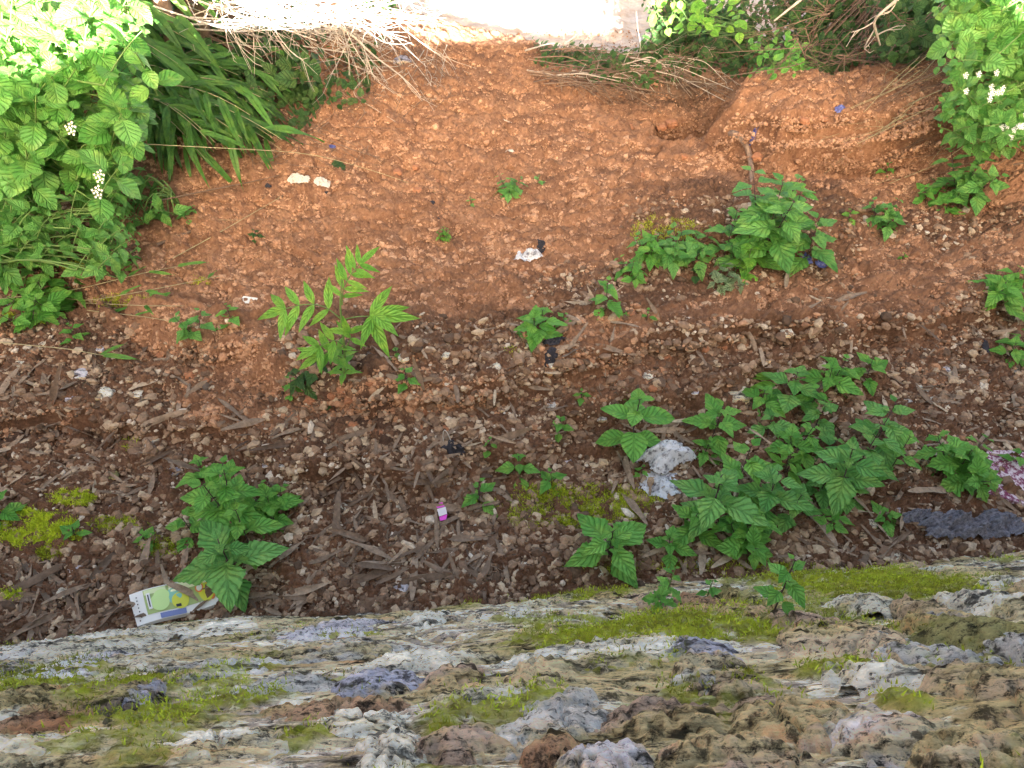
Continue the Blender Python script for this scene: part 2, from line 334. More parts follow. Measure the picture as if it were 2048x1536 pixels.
# ------------------------------------------------------------------ stone retaining wall
WA = math.atan(.099); WB = R(56)
P0 = np.array([-1.157, .765, 0.0]); E = np.array([math.cos(WA), math.sin(WA), 0]); Q = np.array([math.sin(WA), -math.cos(WA), 0])
UP = math.cos(WB) * Q + math.sin(WB) * np.array([0, 0, 1.]); NW = -math.sin(WB) * Q + math.cos(WB) * np.array([0, 0, 1.])
def wallsw(px, py):                    # photo pixel -> (s, w) on the wall face
    d = np.array(rayd(px, py)); o = np.array([0, 0, CAMZ]); t = np.dot(P0 - o, NW) / np.dot(d, NW)
    p = o + t * d - P0; return np.dot(p, E), np.dot(p, UP)
def walldisp(s, w_):
    a = s + .08 * perlin(s * 3, w_ * 9); b = w_ + .03 * perlin(s * 4 + 9, w_ * 7)
    f1, f2, c = worley(a * 3.0, b * 9.0); e = sst(.02, .2, f2 - f1)
    d = -.01 + .014 * e * (.3 + RJ[c, 2]) + wl(s, w_)
    d = d + .004 * fbm(s * 12, w_ * 34, 5, .65) - .006 * sst(.3, .7, perlin(s * 45, w_ * 85))
    cr = np.abs(fbm(s * 1.3 + 5, w_ * 8, 3)); d = d - .014 * sst(.035, .0, cr) + .002 * perlin(s * 60, w_ * 160)
    return d * (1 - .45 * sst(.25, .9, w_))
def wl(s, w_): return .013 * fbm(s * 2.2, w_ * 7, 3)
def moss_w(s, w_):
    f = fbm(s * 3.2 + 4, w_ * 5 + 2, 4)
    m_ = .7 * sst(.28, .6, f)
    for (a, b, rx, ry, k) in MOSSW:
        S, W = wallsw(a, b); S2, _ = wallsw(a + rx, b); _, W2 = wallsw(a, b - ry)
        q = ((s - S) / (S2 - S))**2 + ((w_ - W) / (W2 - W))**2
        m_ = np.maximum(m_, k * sst(1.5, .4, q + .7 * perlin(s * 25, w_ * 30)))
    return m_
MOSSW = [(1300, 1262, 340, 34, 1), (1720, 1165, 330, 32, 1), (1150, 1195, 140, 12, .9), (320, 1372, 150, 14, 1), (80, 1360, 110, 22, .9), (500, 1395, 90, 12, .9), (330, 1415, 140, 14, .9),
         (200, 1420, 80, 14, .7), (960, 1430, 130, 40, .75), (1690, 1345, 130, 20, .95), (1480, 1355, 40, 14, .9), (1810, 1415, 60, 16, .9), (1500, 1265, 100, 18, .9), (1930, 1330, 140, 35, .5), (1660, 1230, 80, 20, .8), (1080, 1395, 60, 12, .9), (610, 1485, 50, 14, .8), (1850, 1270, 60, 30, .7), (1250, 1330, 200, 12, .6)]
wall = empty('stone_retaining_wall', P0); tag(wall, 'rough rubble stone retaining wall with moss along the bottom of the view', 'wall')
def build_wall():
    s = np.linspace(-1.6, 4.2, 1500); w_ = np.linspace(-.16, 1.5, 640)
    S, W = np.meshgrid(s, w_); S = S.ravel(); W = W.ravel()
    d = walldisp(S, W); mo = moss_w(S, W) * sst(-.3, .3, perlin(S * 40, W * 50) + .35)
    d = d + .012 * np.clip(mo, 0, 1) * (.5 + .5 * perlin(S * 110, W * 130))
    V = P0 + S[:, None] * E + W[:, None] * UP + d[:, None] * NW
    q = len(s); i = np.arange(len(w_) - 1)[:, None] * q; j = np.arange(q - 1)[None]
    mb = MB(); mb.add(V, np.stack([i + j, i + j + 1, i + q + j + 1, i + q + j], -1).reshape(-1, 4), np.stack([np.clip(mo, 0, 1), S * 0, S * 0], -1))
    # solid core behind the face, up to the terrace
    t = P0 + s[:, None] * E + 1.5 * UP; back = t + Q * .5 - np.array([0, 0, .02]); low = back - np.array([0, 0, 1.2])
    V2 = np.stack([t, back, low], 1).reshape(-1, 3); i = np.arange(len(s) - 1)[:, None] * 3; j = np.arange(2)[None]
    mb.add(V2, np.stack([i + j, i + j + 1, i + 3 + j + 1, i + 3 + j], -1).reshape(-1, 4))
    mb.build('masonry', M['wall'], wall, loc=P0)
build_wall()
STONES = [(1240, 1303, 245, 26, -1, .035, 'w'), (1400, 1308, 85, 20, 0, .04, 'b'), (1785, 1370, 85, 30, 14, .05, 'w'), (1040, 1230, 62, 20, -12, .03, 'w'), (1085, 1355, 75, 24, -5, .04, 'p'),
  (760, 1378, 85, 20, 3, .04, 'b'), (905, 1368, 55, 20, -8, .03, 'r'), (1080, 1450, 115, 45, -14, .06, 'g'), (925, 1490, 95, 30, 0, .05, 'r'), (790, 1500, 70, 36, 0, .045, 'w'), (1100, 1495, 60, 28, 0, .04, 'o'),
  (1760, 1468, 140, 42, 6, .05, 'v'), (1200, 1522, 100, 30, -10, .06, 'v'), (1960, 1395, 150, 55, 5, .05, 't'), (1730, 1288, 105, 30, -4, .05, 't'), (1850, 1312, 110, 32, 8, .04, 'g'), (1790, 1300, 30, 22, 0, .05, 'g'),
  (1640, 1250, 105, 24, 0, .045, 'r'), (1990, 1285, 120, 45, 6, .09, 'm'), (1985, 1222, 100, 20, 2, .10, 'w'), (1865, 1232, 60, 26, -5, .07, 't'), (1905, 1262, 22, 22, 0, .06, 'b'), (1710, 1208, 90, 15, -6, .05, 'p'),
  (1490, 1206, 26, 24, 0, .06, 'm'), (1450, 1220, 95, 18, 6, .04, 'o'), (520, 1250, 215, 9, -5, .02, 'w'), (90, 1322, 120, 18, -6, .035, 'p'), (300, 1322, 190, 9, -3, .02, 'p'), (685, 1262, 95, 15, 2, .04, 'v'), (560, 1270, 170, 9, -4, .025, 'p'),
  (170, 1335, 65, 16, -8, .04, 'v'), (420, 1345, 130, 16, -4, .035, 'g'), (240, 1402, 55, 20, 0, .04, 'd'), (290, 1398, 30, 14, 0, .05, 'b'), (35, 1408, 55, 18, 0, .04, 'd'), (60, 1442, 95, 24, 3, .035, 'o'), (50, 1508, 120, 26, -4, .03, 'w'),
  (430, 1495, 180, 22, -3, .035, 'w'), (620, 1425, 150, 14, -2, .03, 'o'), (850, 1250, 42, 10, -3, .03, 'w'), (840, 1328, 130, 11, -3, .03, 'p'), (590, 1372, 105, 10, -3, .03, 'g'), (1200, 1203, 70, 14, -2, .03, 'o'), (1290, 1206, 48, 18, 4, .03, 'r'),
  (1620, 1292, 85, 18, -6, .04, 't'), (1450, 1372, 95, 22, -3, .04, 't'), (1400, 1358, 55, 22, 0, .05, 'g'), (1340, 1440, 150, 34, -6, .05, 'r'), (1560, 1440, 130, 36, 3, .05, 'r'), (1470, 1512, 150, 30, 0, .05, 'r'), (1900, 1490, 150, 45, 6, .04, 't'),
  (1660, 1143, 62, 7, -1, .02, 'p'), (1900, 1140, 100, 9, -2, .025, 'p'), (1970, 1168, 95, 9, -2, .03, 'p'), (640, 1305, 120, 12, -2, .03, 'g'), (970, 1400, 110, 14, -4, .035, 'p'), (700, 1450, 110, 16, -4, .035, 'w'), (150, 1285, 130, 9, -5, .02, 'w'), (1120, 1250, 60, 12, -4, .03, 'p'),
  (2150, 1200, 120, 22, 0, .05, 't'), (2180, 1330, 130, 50, 0, .06, 'g'), (-130, 1360, 120, 24, 0, .04, 'g'), (-120, 1460, 120, 30, 0, .04, 'p')]
for k, (px, py, hw, hh, rot, rs, cc) in enumerate(STONES):
    S, W = wallsw(px, py); sx = abs(wallsw(px + hw, py)[0] - S) * 1.15; sy = abs(wallsw(px, py - hh)[1] - W) * 1.3
    a = np.linspace(-1.15, 1.15, 72); A, B = np.meshgrid(a, a); A = A.ravel(); B = B.ravel(); r_ = np.hypot(A, B); th = np.arctan2(B, A)
    rad = 1 + .34 * perlin(np.cos(th) * 1.5 + k * 3.7, np.sin(th) * 1.5 + k) + .16 * perlin(np.cos(th) * 5 + k, np.sin(th) * 5 + k * 2.1)
    q = np.clip(r_ / rad, 0, 1.3); ro = R(-rot * 2.2)
    s_ = S + (A * sx) * math.cos(ro) - (B * sy) * math.sin(ro); w2 = W + (A * sx) * math.sin(ro) + (B * sy) * math.cos(ro)
    prof = np.where(q < 1, (1 - q**2.2)**.8, -(q - 1) * 7)
    tilt = rng.normal(0, .006, 2)
    rs *= .42; rs = rs * (.6 if py < 1420 else .38); d = wl(s_, w2) * (1 - .45 * sst(.25, .9, w2)) - .008 + (rs + .012) * prof + tilt[0] * A + tilt[1] * B + .004 * fbm(s_ * 10 + k, w2 * 34, 5, .65) - .005 * sst(.2, .6, perlin(s_ * 70, w2 * 90)) + .004 * perlin(s_ * 120, w2 * 40)
    d = d - .008 * sst(.3, .5, np.abs(fbm(s_ * 7 + 3 * k, w2 * 7, 2) * 2 % 1 - .5) * 2 - .5)
    V = P0 + s_[:, None] * E + w2[:, None] * UP + d[:, None] * NW
    mo = np.clip(moss_w(s_, w2) * .6 * sst(-.1, .4, perlin(s_ * 30, w2 * 40)) * sst(.2, .9, q), 0, 1)
    i = np.arange(71)[:, None] * 72; j = np.arange(71)[None]; Fq = np.stack([i + j, i + j + 1, i + 73 + j, i + 72 + j], -1).reshape(-1, 4)
    Fq = Fq[(q[Fq] < 1.25).all(1)]
    mb = MB(); mb.add(V, Fq, np.stack([mo, A * 0, A * 0], -1)); mb.build('stone', M['st_' + cc], wall, loc=P0)
# moss tufts on the wall
mb = MB(); n = 190000; S = rng.uniform(-1.2, 3.6, n); W = rng.uniform(-.05, 1.4, n); mv = moss_w(S, W) * sst(-.3, .3, perlin(S * 40, W * 50) + .2)
k = rng.random(n) < (mv - .35) * 1.2; S = S[k]; W = W[k]; d = walldisp(S, W) + .01
def tufts(B, nrm, L, tint, mb, per=4):
    n = len(B); 
    for q in range(per):
        dr = nrm + rng.normal(0, .5, (n, 3)); dr /= np.linalg.norm(dr, axis=1)[:, None]
        sd = np.cross(dr, rng.normal(0, 1, (n, 3))); sd /= np.linalg.norm(sd, axis=1)[:, None]
        l = L * rng.uniform(.5, 1.4, (n, 1)); b = B + rng.normal(0, .004, (n, 3))
        V = np.stack([b - sd * l * .14, b + sd * l * .14, b + dr * l], 1).reshape(-1, 3)
        z = np.clip(np.repeat(tint, 3) + np.tile([-.1, -.1, .1], n), 0, 1)
        mb.add(V, np.arange(3 * n).reshape(-1, 3), np.stack([z * 0, z * 0, z], -1))
B = P0 + S[:, None] * E + W[:, None] * UP + d[:, None] * NW
tufts(B, NW * .6 + np.array([0, 0, .5]), .0058, np.clip(.35 + .5 * fbm(S * 6, W * 8, 3) + rng.normal(0, .12, len(S)), 0, 1), mb)
tag(mb.build('moss', M['mossblade']), 'bright yellow green moss cushions growing on the stone wall', 'moss', kind='stuff')
# ------------------------------------------------------------------ gravel, crumbs, ground moss
def ico():
    p = (1 + 5**.5) / 2
    v = np.array([(-1, p, 0), (1, p, 0), (-1, -p, 0), (1, -p, 0), (0, -1, p), (0, 1, p), (0, -1, -p), (0, 1, -p), (p, 0, -1), (p, 0, 1), (-p, 0, -1), (-p, 0, 1)], float)
    f = np.array([(0, 11, 5), (0, 5, 1), (0, 1, 7), (0, 7, 10), (0, 10, 11), (1, 5, 9), (5, 11, 4), (11, 10, 2), (10, 7, 6), (7, 1, 8), (3, 9, 4), (3, 4, 2), (3, 2, 6), (3, 6, 8), (3, 8, 9), (4, 9, 5), (2, 4, 11), (6, 2, 10), (8, 6, 7), (9, 8, 1)])
    return v / np.linalg.norm(v[0]), f
IV, IF = ico()
def rocks(mb, x, y, z, size, tint, flat=.6):
    n = len(x); V = np.repeat(IV[None], n, 0) * (1 + rng.uniform(-.28, .28, (n, 12, 1)))
    sc = np.stack([rng.uniform(.7, 1.3, n), rng.uniform(.55, 1.0, n), rng.uniform(.4, .8, n) * flat / .6], -1) * size[:, None]
    V = V * sc[:, None]; th = rng.uniform(0, 6.283, n); c, s = np.cos(th)[:, None], np.sin(th)[:, None]
    a = rng.normal(0, .4, n)[:, None]; y1 = V[..., 1] * np.cos(a) - V[..., 2] * np.sin(a); z1 = V[..., 1] * np.sin(a) + V[..., 2] * np.cos(a)
    X1 = V[..., 0] * c - y1 * s; Y1 = V[..., 0] * s + y1 * c
    P = np.stack([X1 + x[:, None], Y1 + y[:, None], z1 + z[:, None]], -1).reshape(-1, 3)
    f = (IF[None] + 12 * np.arange(n)[:, None, None]).reshape(-1, 3)
    t = np.repeat(tint, 12); mb.add(P, f, np.stack([t * 0, t * 0, t], -1))
n = 150000; px = rng.uniform(-500, 2550, n); py = rng.uniform(400, 1330, n); x, y, z = ground(px, py)
cl = fbm(x * 4 + 7, y * 4, 3); k = (rng.random(n) > redmask(x, y) * 1.03) & (rng.random(n) < .66 + .6 * cl) & (y > .72)
x, y, z = x[k], y[k], z[k]; size = np.clip(rng.lognormal(math.log(.0056), .5, len(x)), .0028, .020)
mb = MB(); rocks(mb, x, y, z + .010 + size * .25, size, np.clip(rng.beta(1.5, 2.0, len(x)) * .9 + .02 + .12 * fbm(x * 3, y * 3, 2), 0, 1))
tag(mb.build('gravel', M['gravel'], smooth=False), 'brown and grey angular gravel covering the ground above the stone wall', 'gravel', kind='stuff')
n = 250000; px = rng.uniform(-150, 2250, n); py = 60 + 840 * rng.random(n); x, y, z = ground(px, py)
mx_ = rng.uniform(.75, 2.7, 40000); my_ = rng.uniform(2.2, 3.5, 40000); x = np.concatenate([x, mx_]); y = np.concatenate([y, my_]); z = np.concatenate([z, HL(mx_, my_)]); n = len(x)
k = rng.random(n) < redmask(x, y) * np.clip(.85 + .7 * fbm(x * 3, y * 3, 3), .3, 1); x, y, z = x[k], y[k], z[k]
size = np.clip(rng.lognormal(math.log(.0038), .5, len(x)), .002, .018); mb = MB()
rocks(mb, x, y, z + .009, size, np.clip(rng.beta(2, 2, len(x)) + .08 + .35 * fbm(x * 2, y * 2, 4) - .25 * sst(2.6, 3.8, y), 0, 1), .75)
tag(mb.build('soil_crumbs', M['crumb'], smooth=False), 'crumbly orange red soil clods strewn over the bare earth slope', 'soil', kind='stuff')
mb = MB()
for (a, b, rx, ry, nn, t0) in ((70, 1065, 95, 38, 2600, .85), (150, 1000, 50, 14, 500, .7), (240, 1055, 60, 14, 300, .35), (320, 1100, 40, 22, 300, .3), (1150, 1020, 170, 42, 2400, .35), (1090, 985, 50, 14, 350, .55), (1240, 1010, 70, 30, 900, .6), (100, 1110, 30, 12, 150, .3),
        (1020, 712, 16, 8, 90, .55), (30, 1195, 22, 12, 120, .6), (265, 895, 18, 16, 90, .4), (1330, 470, 70, 30, 500, .35), (250, 610, 60, 14, 250, .35), (60, 640, 70, 16, 300, .35), (160, 540, 30, 12, 150, .4), (400, 570, 25, 8, 60, .35), (1400, 1140, 260, 8, 500, .35), (20, 1040, 20, 10, 100, .9)):
    nn = nn * 2; ang = rng.uniform(0, 6.283, nn); rr = np.sqrt(rng.random(nn)) * (1 + .3 * perlin(np.cos(ang) * 2 + a, np.sin(ang) * 2)); px = a + rx * rr * np.cos(ang); py = b + ry * rr * np.sin(ang)
    x, y, z = ground(px, py); z = z + .006; k = perlin(x * 45, y * 45) > -.25; x, y, z = x[k], y[k], z[k]
    tufts(np.stack([x, y, z + .006], -1), np.array([0, 0, .9]), .0075, np.clip(t0 + rng.normal(0, .15, len(x)), 0, 1), mb, 5)
tag(mb.build('ground_moss', M['mossblade']), 'green moss patches spreading over the gravelly ground', 'moss', kind='stuff')
# ------------------------------------------------------------------ leaves
def leaf_tpl(rows, cols, teeth, kind):
    v = np.linspace(0, 1, rows); u = np.linspace(-1, 1, cols)
    if kind == 'ovate': wd = np.where(v < .3, (v / .3)**.62, ((1 - v) / .7)**.85) * .40
    elif kind == 'round': wd = np.where(v < .42, np.sqrt(np.clip(1 - ((.42 - v) / .42)**2, 0, 1)), np.clip(1 - ((v - .42) / .58)**1.7, 0, 1)) * .40
    elif kind == 'lance': wd = np.sin(np.pi * np.clip(v, 0, 1)**.75) * .16
    elif kind == 'blade': wd = np.sin(np.pi * np.clip(v * .97 + .03, 0, 1)**.6) * .055
    elif kind == 'strip': wd = (np.sin(np.pi * np.clip(v * .9 + .06, 0, 1)**.8)**.6) * .068
    elif kind == 'lobed': wd = (np.where(v < .35, (v / .35)**.8, ((1 - v) / .65)) * .42) * (.62 + .38 * np.abs(np.sin(v * 3.5 * np.pi)))
    if teeth:
        sw = (v * teeth) % 1.0; wd = wd * (1 - .16 * sw)
    V = np.stack([u[None] * wd[:, None], np.repeat(v[:, None], cols, 1), np.zeros((rows, cols))], -1).reshape(-1, 3)
    A = np.stack([np.repeat(u[None], rows, 0).ravel(), np.repeat(v, cols)], -1)
    i = np.arange(rows - 1)[:, None] * cols; j = np.arange(cols - 1)[None]
    return V, np.stack([i + j, i + j + 1, i + cols + j + 1, i + cols + j], -1).reshape(-1, 4), A
TP = {'ovate': leaf_tpl(22, 7, 8, 'ovate'), 'ovate_lo': leaf_tpl(9, 5, 0, 'ovate'), 'round': leaf_tpl(12, 7, 0, 'round'), 'roundt': leaf_tpl(24, 7, 11, 'round'), 'round_lo': leaf_tpl(7, 3, 0, 'round'),
      'lance': leaf_tpl(10, 5, 0, 'lance'), 'blade': leaf_tpl(14, 3, 0, 'blade'), 'strip': leaf_tpl(10, 5, 0, 'strip'), 'lobed': leaf_tpl(26, 5, 0, 'lobed')}
def leaf(mb, p, d, n, L, kind='ovate', wid=1.0, bend=.25, fold=.18, tint=None, curl=0.0):
    V, Fq, A = TP[kind]; p = np.array(tuple(p)); d = np.array(tuple(d), float); d /= np.linalg.norm(d) + 1e-9
    n = np.array(tuple(n), float); s = np.cross(d, n); s /= np.linalg.norm(s) + 1e-9; n = np.cross(s, d)
    x = V[:, 0] * wid; y = V[:, 1]; ph = random.uniform(0, 6)
    z = fold * np.abs(x) * (1 - .4 * y) - bend * y * y + .02 * np.sin(y * 9 + ph) * np.sign(A[:, 0]) * np.abs(A[:, 0])
    if kind in ('ovate', 'roundt'): z = z - .018 * np.clip(np.cos((y * 6 - np.abs(A[:, 0])**.8 * 2) * 2 * np.pi), 0, 1) * (1 - np.abs(A[:, 0]) * .5)
    x = x + curl * y * y * .5; y = y * (1 - .25 * bend * bend * y)
    P = p + L * (x[:, None] * s + y[:, None] * d + z[:, None] * n)
    t = random.random() if tint is None else tint
    mb.add(P, Fq, np.concatenate([A, np.full((len(A), 1), t)], 1)); return
def bez(a, b, sag=0, n=7, side=None):
    a = np.array(tuple(a)); b = np.array(tuple(b)); t = np.linspace(0, 1, n)[:, None]; P = a + (b - a) * t
    P[:, 2] += (sag * 4 * t * (1 - t))[:, 0]
    if side is not None: P += np.array(side) * 4 * t * (1 - t)
    return P
def shoot(fo, st, base, top, nodes, L, kind='ovate', phase=None, droop=.2, wid=1., start=.35, sag=0., r=.0022, up=.45, bend=.15, tprof=None, pet=.22):
    P = bez(base, top, sag, 8); st.tube(P, r, r * .5, 5)
    ph = random.uniform(0, 3.14) if phase is None else phase
    ax = P[-1] - P[-3]; ax /= np.linalg.norm(ax); ref = np.array([1., 0, 0]) if abs(ax[0]) < .8 else np.array([0, 1., 0])
    A = np.cross(ax, ref); A /= np.linalg.norm(A); B = np.cross(ax, A)
    for i in range(nodes):
        f = start + (1 - start) * (i / max(1, nodes - 1)); k = f * 7; i0 = min(6, int(k)); p = P[i0] + (P[i0 + 1] - P[i0]) * (k - i0)
        sz = L * (tprof[i] if tprof else (1 - .62 * max(0, (i - (nodes - 1) * .35) / max(1, (nodes - 1) * .65))**1.3))
        for sgn in (0, math.pi):
            a = ph + i * 1.5708 + sgn + random.gauss(0, .16)
            out = A * math.cos(a) + B * math.sin(a); e = up * (.5 + .9 * i / max(1, nodes)) + random.gauss(0, .1)
            d = out + ax * e; d /= np.linalg.norm(d); l = sz * random.uniform(.85, 1.12)
            q = p + d * l * pet; st.tube([p, (p + q) / 2 + ax * .002, q], r * .55, r * .35, 4)
            dd = out + ax * (e - droop - random.uniform(-.1, .2)); nn = ax + np.array([0, 0, .6]) - dd * .0
            leaf(fo, q, dd, nn, l, kind, wid * random.uniform(.9, 1.1), bend + random.uniform(-.08, .12), .22)
            if i < nodes - 1 and random.random() < .5 and kind in ('ovate', 'roundt', 'lobed'):
                for w2 in (-.6, .6): leaf(fo, p + d * l * .12, d + np.cross(d, ax) * w2 + ax * .7, ax, l * random.uniform(.28, .42), 'ovate_lo', wid, .2, .2)
def locate(px, py, h):                # ground point of a plant whose head shows at that pixel, h above the ground
    z = 0.
    for i in range(12):
        x, y = plan0(px, py, z + h); z = z + .6 * (HB(float(x), float(y)) - z)
    return Vector((float(x), float(y), z))
PPM = lambda p: F / max(.3, (p.y * CP + (CAMZ - p.z) * SP))     # pixels per metre at a place
def plant(px, py, leafpx, label, h=None, nodes=3, kind='ovate', m='leaf', name='weed_plant', cat='plant', shoots=1, spread=0, group='broad-leaved weeds on the ground', wall_=False, phase=None, lean=(0, 0), stem='stem', wid=1., droop=.25, up=.4, tprof=None):
    g0 = G(px, py) if not wall_ else None
    if wall_:
        S, W = wallsw(px, py + leafpx * .7); b = P0 + S * E + W * UP; b = Vector(b) ; L = leafpx / PPM(b); h = h or L; top0 = b + Vector((0, 0, h)); 
        d = rayd(px, py); base = Vector(b) + Vector((0, .02, -.0)); 
    else:
        L = leafpx / PPM(g0); h = h or L * 1.1; base = locate(px, py, h * .75)
    L *= .84; nodes = (nodes + 1 if nodes > 1 else 1) + (1 if L > .085 else 0); tprof = None if not tprof else [.8] * (nodes - len(tprof) - 1) + tprof + [.3]; o = empty(name, base); tag(o, label, cat, group); fo = MB(); st = MB()
    for s in range(shoots):
        a = 2 * math.pi * s / shoots + .6; sp = (spread / PPM(base)) if shoots > 1 else 0
        k = 1 if (s or shoots == 1) else 1.0
        tip = Vector((lean[0] + sp * math.cos(a) + random.gauss(0, .006), lean[1] + sp * 1.2 * math.sin(a) + random.gauss(0, .006), h * random.uniform(1.0, 1.25)))
        shoot(fo, st, (0, 0, -.01), tip, nodes, L * random.uniform(.85, 1.05), kind, phase if shoots == 1 else None, droop, wid, .3 if nodes > 2 else .7, up=up, tprof=tprof, r=max(.0015, L * .022))
    if shoots > 2: shoot(fo, st, (0, 0, -.01), (lean[0], lean[1], h * 1.15), nodes, L, kind, phase, droop, wid, .4, up=up, tprof=tprof, r=L * .022)
    st.build('stem', M[stem], o); fo.build('foliage', M[m], o); return o
